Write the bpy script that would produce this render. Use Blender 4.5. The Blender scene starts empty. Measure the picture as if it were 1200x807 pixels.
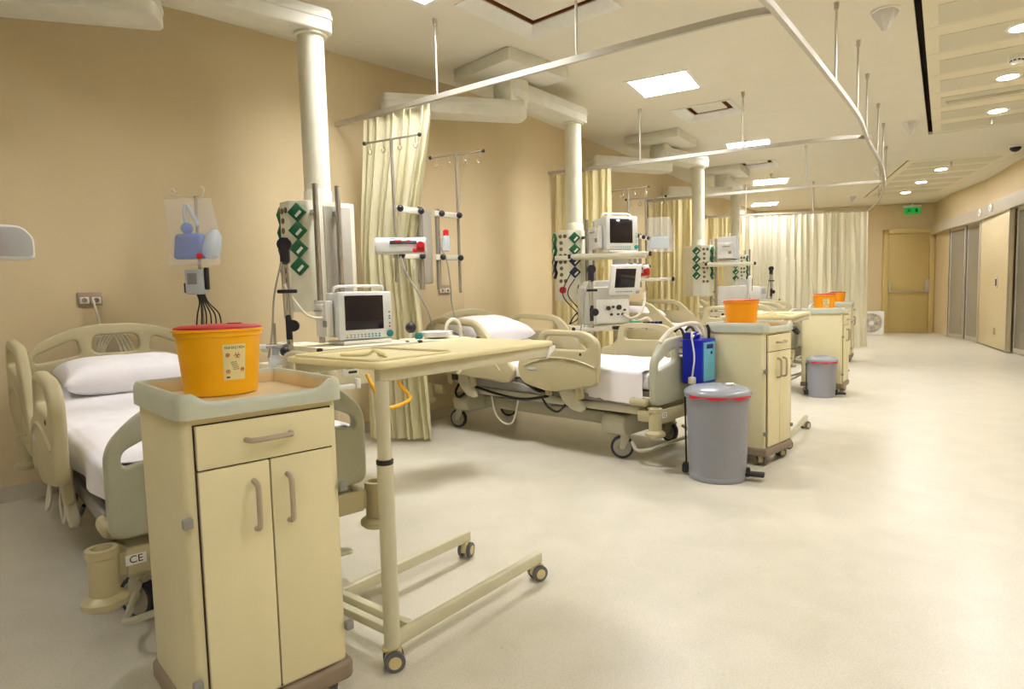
import bpy, bmesh, math, random
from mathutils import Vector, Matrix, noise
random.seed(7)
C = bpy.context.scene.collection
SC = bpy.context.scene
PI = math.pi
# ---------------------------------------------------------------- camera
PITCH, ROLL = 0.077, -0.025
F = Vector((0, math.cos(PITCH), -math.sin(PITCH)))
U0 = Vector((0, math.sin(PITCH), math.cos(PITCH)))
R0 = Vector((1, 0, 0))
RR = math.cos(ROLL) * R0 + math.sin(ROLL) * U0
UU = -math.sin(ROLL) * R0 + math.cos(ROLL) * U0
cd = bpy.data.cameras.new('camera')
cam = bpy.data.objects.new('camera', cd)
C.objects.link(cam)
cam.matrix_world = Matrix(((RR.x, UU.x, -F.x, 0), (RR.y, UU.y, -F.y, 0), (RR.z, UU.z, -F.z, 1.2), (0, 0, 0, 1)))
cd.sensor_width = 36
cd.lens = 36 * 733.6 / 1200
cd.clip_start = 0.05
SC.camera = cam
# ---------------------------------------------------------------- world, exposure, light levels
w = bpy.data.worlds.new('world')
SC.world = w
w.use_nodes = True
w.node_tree.nodes['Background'].inputs[0].default_value = (1, .93, .8, 1)
w.node_tree.nodes['Background'].inputs[1].default_value = 0.02
SC.view_settings.view_transform = 'Standard'
SC.view_settings.look = 'None'
SC.view_settings.exposure = 0.6
SC.view_settings.gamma = 1.0
TROFFER = 75.0
DOWNLIGHT = 520.0
LIGHT_COL = (1.0, .975, .985)
SC.cycles.max_bounces = 10
SC.cycles.diffuse_bounces = 4
SC.cycles.transparent_max_bounces = 12

# ---------------------------------------------------------------- materials
def lin(c):
    return tuple(((v / 255) / 12.92 if v / 255 <= .04045 else ((v / 255 + .055) / 1.055) ** 2.4) for v in c)

MATS = {}
def mat(name, col, rough=.5, metal=0., var=.04, scale=12., bump=0., bscale=60., trans=0., emit=0., alpha=1., coat=0.):
    if name in MATS:
        return MATS[name]
    m = bpy.data.materials.new(name)
    m.use_nodes = True
    nt = m.node_tree
    b = nt.nodes['Principled BSDF']
    c = lin(col)
    b.inputs['Roughness'].default_value = rough
    b.inputs['Metallic'].default_value = metal
    if coat:
        b.inputs['Coat Weight'].default_value = coat
    tc = nt.nodes.new('ShaderNodeTexCoord')
    n = nt.nodes.new('ShaderNodeTexNoise')
    n.inputs['Scale'].default_value = scale
    n.inputs['Detail'].default_value = 4
    nt.links.new(tc.outputs['Object'], n.inputs['Vector'])
    r = nt.nodes.new('ShaderNodeValToRGB')
    r.color_ramp.elements[0].position = .3
    r.color_ramp.elements[1].position = .7
    r.color_ramp.elements[0].color = tuple(v * (1 - var) for v in c) + (1,)
    r.color_ramp.elements[1].color = tuple(min(1, v * (1 + var)) for v in c) + (1,)
    nt.links.new(n.outputs['Fac'], r.inputs[0])
    nt.links.new(r.outputs[0], b.inputs['Base Color'])
    if bump:
        n2 = nt.nodes.new('ShaderNodeTexNoise')
        n2.inputs['Scale'].default_value = bscale
        bp = nt.nodes.new('ShaderNodeBump')
        bp.inputs['Strength'].default_value = bump
        bp.inputs['Distance'].default_value = .01
        nt.links.new(tc.outputs['Object'], n2.inputs['Vector'])
        nt.links.new(n2.outputs['Fac'], bp.inputs['Height'])
        nt.links.new(bp.outputs[0], b.inputs['Normal'])
    if emit:
        b.inputs['Emission Color'].default_value = c + (1,)
        b.inputs['Emission Strength'].default_value = emit
    if alpha < 1:
        b.inputs['Alpha'].default_value = alpha
    if trans:
        out = nt.nodes['Material Output']
        t = nt.nodes.new('ShaderNodeBsdfTranslucent')
        nt.links.new(r.outputs[0], t.inputs['Color'])
        mx = nt.nodes.new('ShaderNodeMixShader')
        mx.inputs[0].default_value = trans
        nt.links.new(b.outputs[0], mx.inputs[1])
        nt.links.new(t.outputs[0], mx.inputs[2])
        nt.links.new(mx.outputs[0], out.inputs['Surface'])
    MATS[name] = m
    return m

def emission(name, col, s):
    m = bpy.data.materials.new(name)
    m.use_nodes = True
    nt = m.node_tree
    nt.nodes.remove(nt.nodes['Principled BSDF'])
    e = nt.nodes.new('ShaderNodeEmission')
    e.inputs[0].default_value = col + (1,)
    e.inputs[1].default_value = s
    nt.links.new(e.outputs[0], nt.nodes['Material Output'].inputs['Surface'])
    MATS[name] = m
    return m

def glassmat(name, col, alpha, rough=.05):
    m = bpy.data.materials.new(name)
    m.use_nodes = True
    nt = m.node_tree
    b = nt.nodes['Principled BSDF']
    b.inputs['Base Color'].default_value = lin(col) + (1,)
    b.inputs['Roughness'].default_value = rough
    b.inputs['Alpha'].default_value = alpha
    MATS[name] = m
    return m

def floor_material():
    m = bpy.data.materials.new('vinyl_floor')
    m.use_nodes = True
    nt = m.node_tree
    b = nt.nodes['Principled BSDF']
    tc = nt.nodes.new('ShaderNodeTexCoord')
    def ns(s, d):
        n = nt.nodes.new('ShaderNodeTexNoise')
        n.inputs['Scale'].default_value = s
        n.inputs['Detail'].default_value = d
        n.inputs['Distortion'].default_value = .6
        nt.links.new(tc.outputs['Object'], n.inputs['Vector'])
        return n
    def ramp(n, a, ca, bb, cb):
        r = nt.nodes.new('ShaderNodeValToRGB')
        r.color_ramp.elements[0].position = a
        r.color_ramp.elements[1].position = bb
        r.color_ramp.elements[0].color = lin(ca) + (1,)
        r.color_ramp.elements[1].color = lin(cb) + (1,)
        nt.links.new(n.outputs['Fac'], r.inputs[0])
        return r
    big = ramp(ns(4, 6), .3, (208, 204, 186), .7, (218, 213, 196))
    fine = ramp(ns(170, 3), .36, (206, 198, 176), .58, (255, 255, 255))
    fleck = ramp(ns(38, 5), .70, (255, 255, 255), .80, (232, 196, 150))
    mx = nt.nodes.new('ShaderNodeMixRGB')
    mx.blend_type = 'MULTIPLY'
    mx.inputs[0].default_value = .3
    nt.links.new(big.outputs[0], mx.inputs[1])
    nt.links.new(fine.outputs[0], mx.inputs[2])
    m2 = nt.nodes.new('ShaderNodeMixRGB')
    m2.blend_type = 'MULTIPLY'
    m2.inputs[0].default_value = .5
    nt.links.new(mx.outputs[0], m2.inputs[1])
    nt.links.new(fleck.outputs[0], m2.inputs[2])
    nt.links.new(m2.outputs[0], b.inputs['Base Color'])
    b.inputs['Roughness'].default_value = .33
    b.inputs['Specular IOR Level'].default_value = .4
    MATS['vinyl_floor'] = m
    return m

floor_material()
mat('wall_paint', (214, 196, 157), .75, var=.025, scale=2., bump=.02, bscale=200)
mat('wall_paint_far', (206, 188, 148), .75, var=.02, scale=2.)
mat('ceiling_paint', (228, 223, 206), .8, var=.015, scale=3.)
mat('perforated', (208, 203, 182), .7, var=.03, scale=90.)
mat('panel_paint', (226, 219, 194), .6, var=.015)
mat('groove', (60, 42, 30), .8)
mat('brown_duct', (186, 122, 84), .7)
mat('coving', (196, 188, 170), .5)
mat('cab_cream', (229, 220, 178), .42, var=.015)
mat('cab_tray', (196, 202, 184), .35)
mat('tray_inside', (214, 196, 152), .35)
mat('cab_base', (140, 124, 104), .5)
mat('handle_grey', (178, 164, 142), .4)
mat('clip_grey', (150, 150, 148), .35, .4)
mat('bed_plastic', (188, 178, 140), .42, var=.02)
mat('bed_plastic_grey', (176, 177, 156), .42, var=.02)
mat('bed_frame', (192, 188, 164), .4)
mat('deck_grey', (150, 148, 142), .45)
mat('sheet_white', (238, 235, 237), .85, var=.015, bump=.22, bscale=11)
mat('rubber', (38, 38, 44), .6)
mat('tyre_blue', (42, 46, 66), .5)
mat('wheel_grey', (168, 164, 150), .45)
mat('wheel_cream', (214, 200, 150), .45)
mat('wheel_dark', (96, 98, 102), .5)
mat('black', (26, 24, 26), .45)
mat('navy_black', (24, 22, 34), .4)
mat('table_top', (238, 228, 178), .35, var=.015)
mat('table_leg', (206, 202, 172), .38)
mat('table_apron', (206, 200, 172), .45)
mat('white_plastic', (232, 232, 226), .4)
mat('monitor_white', (226, 230, 230), .38)
mat('screen_dark', (26, 18, 32), .12)
mat('key_blue', (60, 150, 176), .4)
mat('key_teal', (24, 128, 132), .35)
mat('key_yellow', (226, 206, 60), .4)
mat('key_grey', (150, 156, 160), .4)
mat('bucket_yellow', (254, 186, 6), .38, var=.02)
mat('bucket_orange', (254, 166, 10), .38, var=.02)
mat('lid_red', (190, 14, 40), .4)
mat('label_paper', (236, 226, 168), .6)
mat('print_red', (200, 70, 50), .6)
mat('print_black', (50, 46, 40), .6)
mat('print_grey', (150, 146, 120), .6)
mat('bin_grey', (142, 144, 152), .38, var=.02)
mat('bin_lid', (152, 156, 164), .25)
mat('liner_red', (205, 24, 50), .5)
mat('pump_blue', (10, 34, 190), .38)
mat('pump_cyan', (110, 188, 216), .4)
mat('pump_blue_dark', (8, 20, 110), .4)
mat('steel', (178, 174, 166), .25, .8)
mat('alu', (196, 192, 180), .35, .75)
mat('alu_frame', (188, 180, 160), .42, .3)
mat('pendant_white', (226, 224, 204), .4)
mat('pendant_arm', (222, 220, 206), .45)
mat('pendant_grey', (178, 174, 162), .45)
mat('socket_dark', (48, 44, 36), .5)
mat('socket_ring', (120, 108, 84), .4, .5)
mat('green', (14, 96, 56), .4)
mat('dark_blue', (24, 34, 60), .4)
mat('red', (196, 24, 34), .4)
mat('curtain', (240, 235, 202), .8, var=.02, trans=.35)
mat('curtain_yellow', (240, 230, 184), .8, var=.02, trans=.35)
mat('curtain_pale', (242, 238, 216), .8, var=.015, trans=.3)
mat('door_yellow', (192, 170, 108), .5, var=.02)
mat('door_frame', (198, 176, 112), .5)
mat('door_tan', (208, 192, 152), .5)
mat('cable_grey', (150, 148, 142), .5)
mat('cable_white', (228, 222, 206), .5)
mat('hose_yellow', (236, 176, 30), .45)
mat('socket_plate', (170, 150, 124), .4)
mat('detector', (216, 214, 210), .4)
mat('pump_body', (214, 216, 216), .38)
mat('device_grey', (184, 190, 194), .4)
mat('vent_grey', (196, 196, 186), .42)
mat('teal', (80, 170, 160), .4)
mat('shelf_cream', (226, 218, 186), .42)
glassmat('clear_bag', (240, 242, 244), .2, .1)
glassmat('blue_bag', (90, 130, 215), .75, .25)
glassmat('cloudy', (205, 222, 236), .45, .25)
glassmat('door_glass', (150, 148, 140), .35, .04)
emission('troffer_glow', LIGHT_COL, TROFFER)
emission('troffer_low', LIGHT_COL, TROFFER * .3)
emission('fill_glow', LIGHT_COL, TROFFER * .5)  # weaker glow for the added panels: behind the camera, side room
emission('downlight_glow', LIGHT_COL, DOWNLIGHT)
emission('exit_green', (.02, .45, .06), .45)
emission('led_red', (.9, .05, .03), .5)

# ---------------------------------------------------------------- mesh helpers
ROOTM = {}
def rot_z(a):
    return Matrix.Rotation(a, 4, 'Z')

def curve_prism(outline, thick, bev, holes=(), seg=2):
    cu = bpy.data.curves.new('tmp', 'CURVE')
    cu.dimensions = '2D'
    cu.fill_mode = 'BOTH'
    for poly in (outline,) + tuple(holes):
        s = cu.splines.new('POLY')
        s.points.add(len(poly) - 1)
        for p, q in zip(s.points, poly):
            p.co = (q[0], q[1], 0, 1)
        s.use_cyclic_u = True
    cu.extrude = max(0, thick / 2 - bev)
    cu.bevel_depth = bev
    cu.bevel_resolution = seg
    cu.offset = -bev
    ob = bpy.data.objects.new('tmp', cu)
    me = bpy.data.meshes.new_from_object(ob)
    bpy.data.objects.remove(ob)
    bpy.data.curves.remove(cu)
    return me

def text_mesh(txt, size, depth=.0006):
    cu = bpy.data.curves.new('tmp', 'FONT')
    cu.body = txt
    cu.size = size
    cu.extrude = depth
    cu.align_x = 'CENTER'
    cu.align_y = 'CENTER'
    ob = bpy.data.objects.new('tmp', cu)
    me = bpy.data.meshes.new_from_object(ob)
    bpy.data.objects.remove(ob)
    bpy.data.curves.remove(cu)
    return me

def round_poly(pts, r, seg=5):
    out = []
    n = len(pts)
    for i in range(n):
        p, a, b = Vector(pts[i][:2]), Vector(pts[i - 1][:2]), Vector(pts[(i + 1) % n][:2])
        rr = pts[i][2] if len(pts[i]) > 2 else r
        d1, d2 = (a - p), (b - p)
        l = min(rr, d1.length * .49, d2.length * .49)
        s, e = p + d1.normalized() * l, p + d2.normalized() * l
        for k in range(seg + 1):
            t = k / seg
            out.append(tuple((1 - t) ** 2 * s + 2 * t * (1 - t) * p + t * t * e))
    return out

def smooth_path(pts, n=6):
    P = [Vector(p) for p in pts]
    out = []
    for i in range(len(P) - 1):
        p0, p1, p2, p3 = P[max(i - 1, 0)], P[i], P[i + 1], P[min(i + 2, len(P) - 1)]
        for k in range(n):
            t = k / n
            out.append(.5 * ((2 * p1) + (-p0 + p2) * t + (2 * p0 - 5 * p1 + 4 * p2 - p3) * t * t + (-p0 + 3 * p1 - 3 * p2 + p3) * t ** 3))
    out.append(P[-1])
    return out

class MB:
    def __init__(self, M=None):
        self.bm = bmesh.new()
        self.M = M or Matrix()
        self.mi = 0
        self.mats = []
    def use(self, m):
        if m not in self.mats:
            self.mats.append(m)
        self.mi = self.mats.index(m)
        return self
    def _new(self, vs, fs):
        bv = [self.bm.verts.new(self.M @ Vector(v)) for v in vs]
        for f in fs:
            try:
                self.bm.faces.new([bv[i] for i in f]).material_index = self.mi
            except ValueError:
                pass
        return self
    def mesh(self, me, M):
        b2 = bmesh.new()
        b2.from_mesh(me)
        bpy.data.meshes.remove(me)
        b2.verts.index_update()
        MM = self.M @ M
        vs = [self.bm.verts.new(MM @ v.co) for v in b2.verts]
        for f in b2.faces:
            try:
                self.bm.faces.new([vs[v.index] for v in f.verts]).material_index = self.mi
            except ValueError:
                pass
        b2.free()
        return self
    def box(self, c, s, bev=0., rz=0., seg=2, R=None):
        T = self.M @ Matrix.Translation(c) @ (R or rot_z(rz))
        b2 = bmesh.new()
        bmesh.ops.create_cube(b2, size=1)
        for v in b2.verts:
            v.co = Vector((v.co.x * s[0], v.co.y * s[1], v.co.z * s[2]))
        if bev:
            bmesh.ops.bevel(b2, geom=list(b2.edges), offset=min(bev, min(s) * .45), segments=seg, affect='EDGES', profile=.5)
        b2.verts.index_update()
        vs = [self.bm.verts.new(T @ v.co) for v in b2.verts]
        for f in b2.faces:
            self.bm.faces.new([vs[v.index] for v in f.verts]).material_index = self.mi
        b2.free()
        return self
    def cyl(self, p0, p1, r0, r1=None, n=16, cap=True):
        return self.tube([p0, p1], r0, n, radii=[r0, r0 if r1 is None else r1], cap=cap)
    def tube(self, pts, r, n=8, radii=None, cap=True, closed=False):
        P = [Vector(p) for p in pts]
        k = len(P)
        rings = []
        up = None
        for i in range(k):
            if closed:
                t = (P[(i + 1) % k] - P[i - 1]).normalized()
            else:
                t = (P[min(i + 1, k - 1)] - P[max(i - 1, 0)]).normalized()
            if up is None:
                up = t.orthogonal().normalized()
            up = (up - t * up.dot(t))
            if up.length < 1e-5:
                up = t.orthogonal()
            up.normalize()
            sd = t.cross(up)
            rr = radii[i] if radii else r
            rings.append([P[i] + (up * math.cos(2 * PI * j / n) + sd * math.sin(2 * PI * j / n)) * rr for j in range(n)])
        vs = [v for rg in rings for v in rg]
        fs = []
        for i in range(k if closed else k - 1):
            i2 = (i + 1) % k
            for j in range(n):
                fs.append((i * n + j, i * n + (j + 1) % n, i2 * n + (j + 1) % n, i2 * n + j))
        if cap and not closed:
            fs.append(tuple(range(n))[::-1])
            fs.append(tuple((k - 1) * n + j for j in range(n)))
        return self._new(vs, fs)
    def strip(self, pts, w, h):
        """rectangular bar swept along a plan path"""
        P = [Vector(p) for p in pts]
        k = len(P)
        vs, fs = [], []
        for i in range(k):
            t = P[min(i + 1, k - 1)] - P[max(i - 1, 0)]
            s = Vector((t.y, -t.x, 0)).normalized() * w / 2
            for a, b in ((-1, -1), (1, -1), (1, 1), (-1, 1)):
                vs.append(P[i] + s * a + Vector((0, 0, h / 2 * b)))
        for i in range(k - 1):
            for j in range(4):
                fs.append((i * 4 + j, i * 4 + (j + 1) % 4, i * 4 + 4 + (j + 1) % 4, i * 4 + 4 + j))
        fs += [(3, 2, 1, 0), tuple((k - 1) * 4 + j for j in range(4))]
        return self._new(vs, fs)
    def lathe(self, prof, c=(0, 0, 0), n=28, T=None, ring=False):
        T = T or Matrix.Translation(c)
        vs, fs = [], []
        for r, z in prof:
            for j in range(n):
                a = 2 * PI * j / n
                vs.append(T @ Vector((r * math.cos(a), r * math.sin(a), z)))
        for i in range(len(prof) - 1):
            for j in range(n):
                fs.append((i * n + j, i * n + (j + 1) % n, (i + 1) * n + (j + 1) % n, (i + 1) * n + j))
        if ring:
            m_ = (len(prof) - 1) * n
            for j in range(n):
                fs.append((m_ + j, m_ + (j + 1) % n, (j + 1) % n, j))
        if prof[0][0] > 1e-6 and not ring:
            fs.append(tuple(range(n))[::-1])
        if prof[-1][0] > 1e-6 and not ring:
            fs.append(tuple((len(prof) - 1) * n + j for j in range(n)))
        return self._new(vs, fs)
    def ball(self, c, r, s=(1, 1, 1), n=14):
        prof = [(max(1e-7, r * math.sin(PI * i / 8)), -r * math.cos(PI * i / 8)) for i in range(9)]
        T = Matrix.Translation(c) @ Matrix.Diagonal((s[0], s[1], s[2], 1))
        return self.lathe(prof, n=n, T=T)
    def prism(self, outline, thick, bev=0., holes=(), T=None, seg=2):
        return self.mesh(curve_prism(outline, thick, bev, holes, seg), T or Matrix())
    def text(self, txt, size, T, depth=.0006):
        return self.mesh(text_mesh(txt, size, depth), T)
    def grid(self, fn, nu, nv):
        vs = [fn(i / nu, j / nv) for i in range(nu + 1) for j in range(nv + 1)]
        fs = [(i * (nv + 1) + j, (i + 1) * (nv + 1) + j, (i + 1) * (nv + 1) + j + 1, i * (nv + 1) + j + 1) for i in range(nu) for j in range(nv)]
        return self._new(vs, fs)
    def build(self, name, m, parent=None, world=False, ang=38, kind=None, label=None):
        bm = self.bm
        bmesh.ops.remove_doubles(bm, verts=bm.verts, dist=1e-5)
        bmesh.ops.recalc_face_normals(bm, faces=bm.faces)
        if world and parent is not None:
            bm.transform(ROOTM[parent.name].inverted())
        ca = math.radians(ang)
        for f in bm.faces:
            f.smooth = True
        for e in bm.edges:
            if len(e.link_faces) != 2 or e.calc_face_angle(0) > ca:
                e.smooth = False
        me = bpy.data.meshes.new(name)
        bm.to_mesh(me)
        bm.free()
        for x in (self.mats or [m]):
            me.materials.append(MATS[x])
        o = bpy.data.objects.new(name, me)
        C.objects.link(o)
        if parent is not None:
            o.parent = parent
            ROOTM[o.name] = ROOTM[parent.name]
        if kind:
            o['kind'] = kind
        if label:
            o['label'] = label
        return o

def tag(o, label, cat, group=None, kind=None):
    o['label'] = label
    o['category'] = cat
    if group:
        o['group'] = group
    if kind:
        o['kind'] = kind
    return o

def thing(name, loc, rz, label, cat, group=None):
    o = bpy.data.objects.new(name, None)
    o.empty_display_size = .1
    C.objects.link(o)
    o.location = loc
    o.rotation_euler = (0, 0, rz)
    ROOTM[o.name] = Matrix.Translation(loc) @ rot_z(rz)
    return tag(o, label, cat, group)

def struct(o):
    o['kind'] = 'structure'
    return o

def dup(root, loc, rz, label=None):
    r = root.copy()
    C.objects.link(r)
    r.location = loc
    r.rotation_euler = (0, 0, rz)
    if label:
        r['label'] = label
    ROOTM[r.name] = Matrix.Translation(loc) @ rot_z(rz)
    def rec(src, dst):
        for ch in list(src.children):
            c = ch.copy()
            C.objects.link(c)
            c.parent = dst
            ROOTM[c.name] = ROOTM[r.name]
            rec(ch, c)
    rec(root, r)
    return r

def XZ(y=0., flip=False):
    """matrix: outline (u,v) -> x=u, z=v, thickness along y"""
    return Matrix(((1, 0, 0, 0), (0, 0, -1, y), (0, 1, 0, 0), (0, 0, 0, 1)))
def YZ(x=0.):
    """outline (u,v) -> y=u, z=v, thickness along x"""
    return Matrix(((0, 0, 1, x), (1, 0, 0, 0), (0, 1, 0, 0), (0, 0, 0, 1)))
V = Vector

# ================================================================= THE SETTING
CEIL = 3.3
LEFT = [(-8.0, -.87), (-3.14, 3.85), (-.48, 6.45), (.97, 8.54), (1.58, 9.4), (5.93, 16.0), (6.66, 17.02)]
BACK = [(6.66, 17.02), (10.82, 16.06)]
RIGHT = [(10.82, 16.06), (10.2, 14.57), (9.63, 12.77), (8.67, 10.73), (7.75, 8.6), (6.9, 6.9), (5.6, 4.9), (4.2, 2.4), (2.5, -.2), (.2, -2.7), (-2.6, -5.0)]
NEAR = [(-2.6, -5.0), (-8.0, -.87)]

def wall(name, pts, m, gaps=(), z0=0., z1=CEIL):
    b = MB()
    for i in range(len(pts) - 1):
        if i in gaps:
            continue
        p, q = V(pts[i]), V(pts[i + 1])
        d = (q - p).normalized()
        nrm = V((d.y, -d.x))
        # outward side: away from the room centre (2, 6)
        c = V((2.5, 6.5))
        if name == 'wall_left':
            nrm = V((-d.y, d.x))
        elif (p + nrm - c).length < (p - c).length:
            nrm = -nrm
        e = nrm * .12
        vs = [(*p, z0), (*q, z0), (*(q + e), z0), (*(p + e), z0), (*p, z1), (*q, z1), (*(q + e), z1), (*(p + e), z1)]
        b._new(vs, [(0, 1, 2, 3), (4, 5, 6, 7), (0, 1, 5, 4), (1, 2, 6, 5), (2, 3, 7, 6), (3, 0, 4, 7)])
    return b
poly = LEFT[:-1] + BACK + RIGHT[1:]
b = MB()
b.prism([(x * 1.0, y) for x, y in poly] , .1, 0, T=Matrix.Translation((0, 0, -.05)))
# floor of the room seen through the glass doors
b.prism([(10.2, 14.57), (9.63, 12.77), (8.67, 10.73), (7.75, 8.6), (10.4, 7.6), (13.4, 13.6)], .1, 0, T=Matrix.Translation((0, 0, -.0505)))
struct(b.build('floor', 'vinyl_floor'))
struct(wall('wall_left', LEFT, None).build('wall_left', 'wall_paint'))
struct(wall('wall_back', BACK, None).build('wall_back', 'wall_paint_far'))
wr = wall('wall_right', RIGHT, None, gaps=(1, 3))
for i in (1, 3):
    p, q = V(RIGHT[i]), V(RIGHT[i + 1])
    d = (q - p).normalized()
    e = V((d.y, -d.x)) * .12
    if (p + e - V((2.5, 6.5))).length < (p - V((2.5, 6.5))).length:
        e = -e
    vs = [(*p, 2.5), (*q, 2.5), (*(q + e), 2.5), (*(p + e), 2.5), (*p, CEIL), (*q, CEIL), (*(q + e), CEIL), (*(p + e), CEIL)]
    wr._new(vs, [(0, 1, 2, 3), (4, 5, 6, 7), (0, 1, 5, 4), (1, 2, 6, 5), (2, 3, 7, 6), (3, 0, 4, 7)])
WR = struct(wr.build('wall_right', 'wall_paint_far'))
struct(wall('wall_near', NEAR, None).build('wall_near', 'wall_paint'))
# side room behind the sliding glass
b = MB()
for p, q in (((10.32, 14.6), (13.4, 13.6)), ((13.4, 13.6), (10.4, 7.6)), ((10.4, 7.6), (7.9, 8.6))):
    p, q = V(p), V(q)
    m_ = (p + q) / 2
    b.box((m_.x, m_.y, 1.3), ((q - p).length, .1, 2.6), rz=math.atan2(q.y - p.y, q.x - p.x))
b.prism([(10.3, 14.6), (9.74, 12.8), (8.78, 10.72), (7.88, 8.6), (10.4, 7.6), (13.4, 13.6)], .1, 0, T=Matrix.Translation((0, 0, 2.65)))
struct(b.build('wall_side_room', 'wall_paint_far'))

# coved skirting
def skirting(name, pts, h=.1):
    b = MB()
    b.strip([(x, y, h / 2) for x, y in pts], .03, h)
    return struct(b.build(name, 'coving'))
skirting('baseboard_left', LEFT[:-1])
skirting('baseboard_back', [(6.66, 17.0), (9.6, 16.3)])
skirting('baseboard_right', [(9.63, 12.77), (8.67, 10.73)])

# ------------------------------------------------------------- ceiling with openings
E1, N1, O1 = V((.569, .822)), V((.822, -.569)), V((3.02, 4.79))
E2, N2, O2 = V((.364, .931)), V((.931, -.364)), V((6.70, 10.69))
def quad(o, e, n, s0, s1, t0, t1):
    return [tuple(o + e * s0 + n * t0), tuple(o + e * s1 + n * t0), tuple(o + e * s1 + n * t1), tuple(o + e * s0 + n * t1)]
def sq(c, ang, sx, sy):
    ca, sa = math.cos(ang), math.sin(ang)
    return [(c[0] + ca * x - sa * y, c[1] + sa * x + ca * y) for x, y in ((-sx, -sy), (sx, -sy), (sx, sy), (-sx, sy))]
HATCH = [((.26, 4.72), .86, .40, .40), ((2.37, 7.53), .98, .31, .31), ((4.18, 10.74), 1.05, .31, .31)]
LIGHTS = [((1.61, 6.53), -.52, .3), ((3.52, 9.31), -.42, .3), ((5.12, 12.42), -.36, .32), ((6.3, 15.6), -.3, .3),
          ((-.55, 4.25), -.75, .3), ((.45, -.75), -.75, .3), ((-.75, -2.1), -.75, .3), ((-2.73, 2.0), -.75, .3)]  # the two panels behind the camera are added as frontal fill
holes = [quad(O1, E1, N1, -4.2, 5.05, 0, 1.6), quad(O2, E2, N2, 0, 4.62, 0, 1.55)]
holes += [sq(c, a, sx, sy) for c, a, sx, sy in HATCH]
holes += [sq(c, a, s, s) for c, a, s in LIGHTS]
b = MB()
b.prism(poly, .04, 0, holes=holes, T=Matrix.Translation((0, 0, CEIL + .02)))
CE = struct(b.build('ceiling', 'ceiling_paint'))
ROOTM[CE.name] = Matrix()
b = MB()
for o, e, n, s0, s1, t1 in ((O1, E1, N1, -4.2, 5.05, 1.6), (O2, E2, N2, 0, 4.62, 1.55)):
    c = o + e * (s0 + s1) / 2 + n * t1 / 2
    b.box((c.x, c.y, CEIL + .2), (s1 - s0 + .1, t1 + .1, .02), rz=math.atan2(e.y, e.x))
    for t in (-.025, t1 + .025):
        c = o + e * (s0 + s1) / 2 + n * t
        b.box((c.x, c.y, CEIL + .12), (s1 - s0, .04, .16), rz=math.atan2(e.y, e.x))
    for s in (s0 - .02, s1 + .02):
        c = o + e * s + n * t1 / 2
        b.box((c.x, c.y, CEIL + .12), (.04, t1, .16), rz=math.atan2(e.y, e.x))
b.build('ceiling_void', 'groove', CE)
# metal ceiling panels, each with a perforated strip
def panels(o, e, n, s0, s1, t1, pitch, off, gap):
    k0 = math.floor((s0 - off) / pitch)
    s = off + k0 * pitch
    rz = math.atan2(e.y, e.x)
    while s < s1 - .05:
        a, z = max(s, s0 + .01), min(s + pitch, s1 - .012)
        c = o + e * (a + z) / 2 + n * (gap + t1) / 2
        pn = MB().box((c.x, c.y, CEIL + .012), (z - a - .004, t1 - gap - .012, .022), .002, rz=rz, seg=1).build('ceiling_panel', 'panel_paint', CE)
        if z - a > .5:
            c = o + e * (s + .23 + .22) + n * (.15 + t1 - .12) / 2
            MB().box((c.x, c.y, CEIL - .0005), (.44, t1 - .27, .004), rz=rz).build('perforated_strip', 'perforated', pn)
        s += pitch
panels(O1, E1, N1, -4.2, 5.05, 1.6, .71, .70, .045)
panels(O2, E2, N2, 0, 4.62, 1.55, .71, .1, .03)

# ------------------------------------------------------------- ceiling air diffusers (square, recessed plate)
HL = ['large square ceiling air diffuser with brown recess nearest the camera', 'square ceiling air diffuser between the first and second visible light panels',
      'square ceiling air diffuser between the second and third visible light panels']
for (c, a, sx, sy), lb in zip(HATCH, HL):
    t = thing('air_diffuser', (c[0], c[1], CEIL), a, lb, 'air vent', 'square air diffusers in the ceiling')
    b = MB()
    for k in range(4):
        r = rot_z(k * PI / 2)
        p = r @ V((0, -sx + .012, .115))
        b.box(p, (sx * 2, .02, .2), rz=k * PI / 2)
    b.box((0, 0, .2), (sx * 2, sy * 2, .02))
    b.build('recess', 'brown_duct', t)
    b = MB()
    rings = [(sx + .035, -.002), (sx + .035, -.008), (sx + .0, -.008), (sx - .075, .05), (sx - .075, .06), (sx - .005, .004)]
    vs = [(x, y, z) for r, z in rings for x, y in sq((0, 0), 0, r, r)]
    fs = [(i * 4 + j, i * 4 + (j + 1) % 4, ((i + 1) % 6) * 4 + (j + 1) % 4, ((i + 1) % 6) * 4 + j) for i in range(6) for j in range(4)]
    b._new(vs, fs)
    b.build('frame', 'white_plastic', t)
    b = MB()
    b.box((0, 0, .056), (sx * 2 - .27, sy * 2 - .27, .012), .003)
    b.box((0, 0, .047), (.05, .02, .006), .002)
    b.cyl((0, 0, .06), (0, 0, .19), .02)
    b.build('plate', 'ceiling_paint', t)

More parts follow.
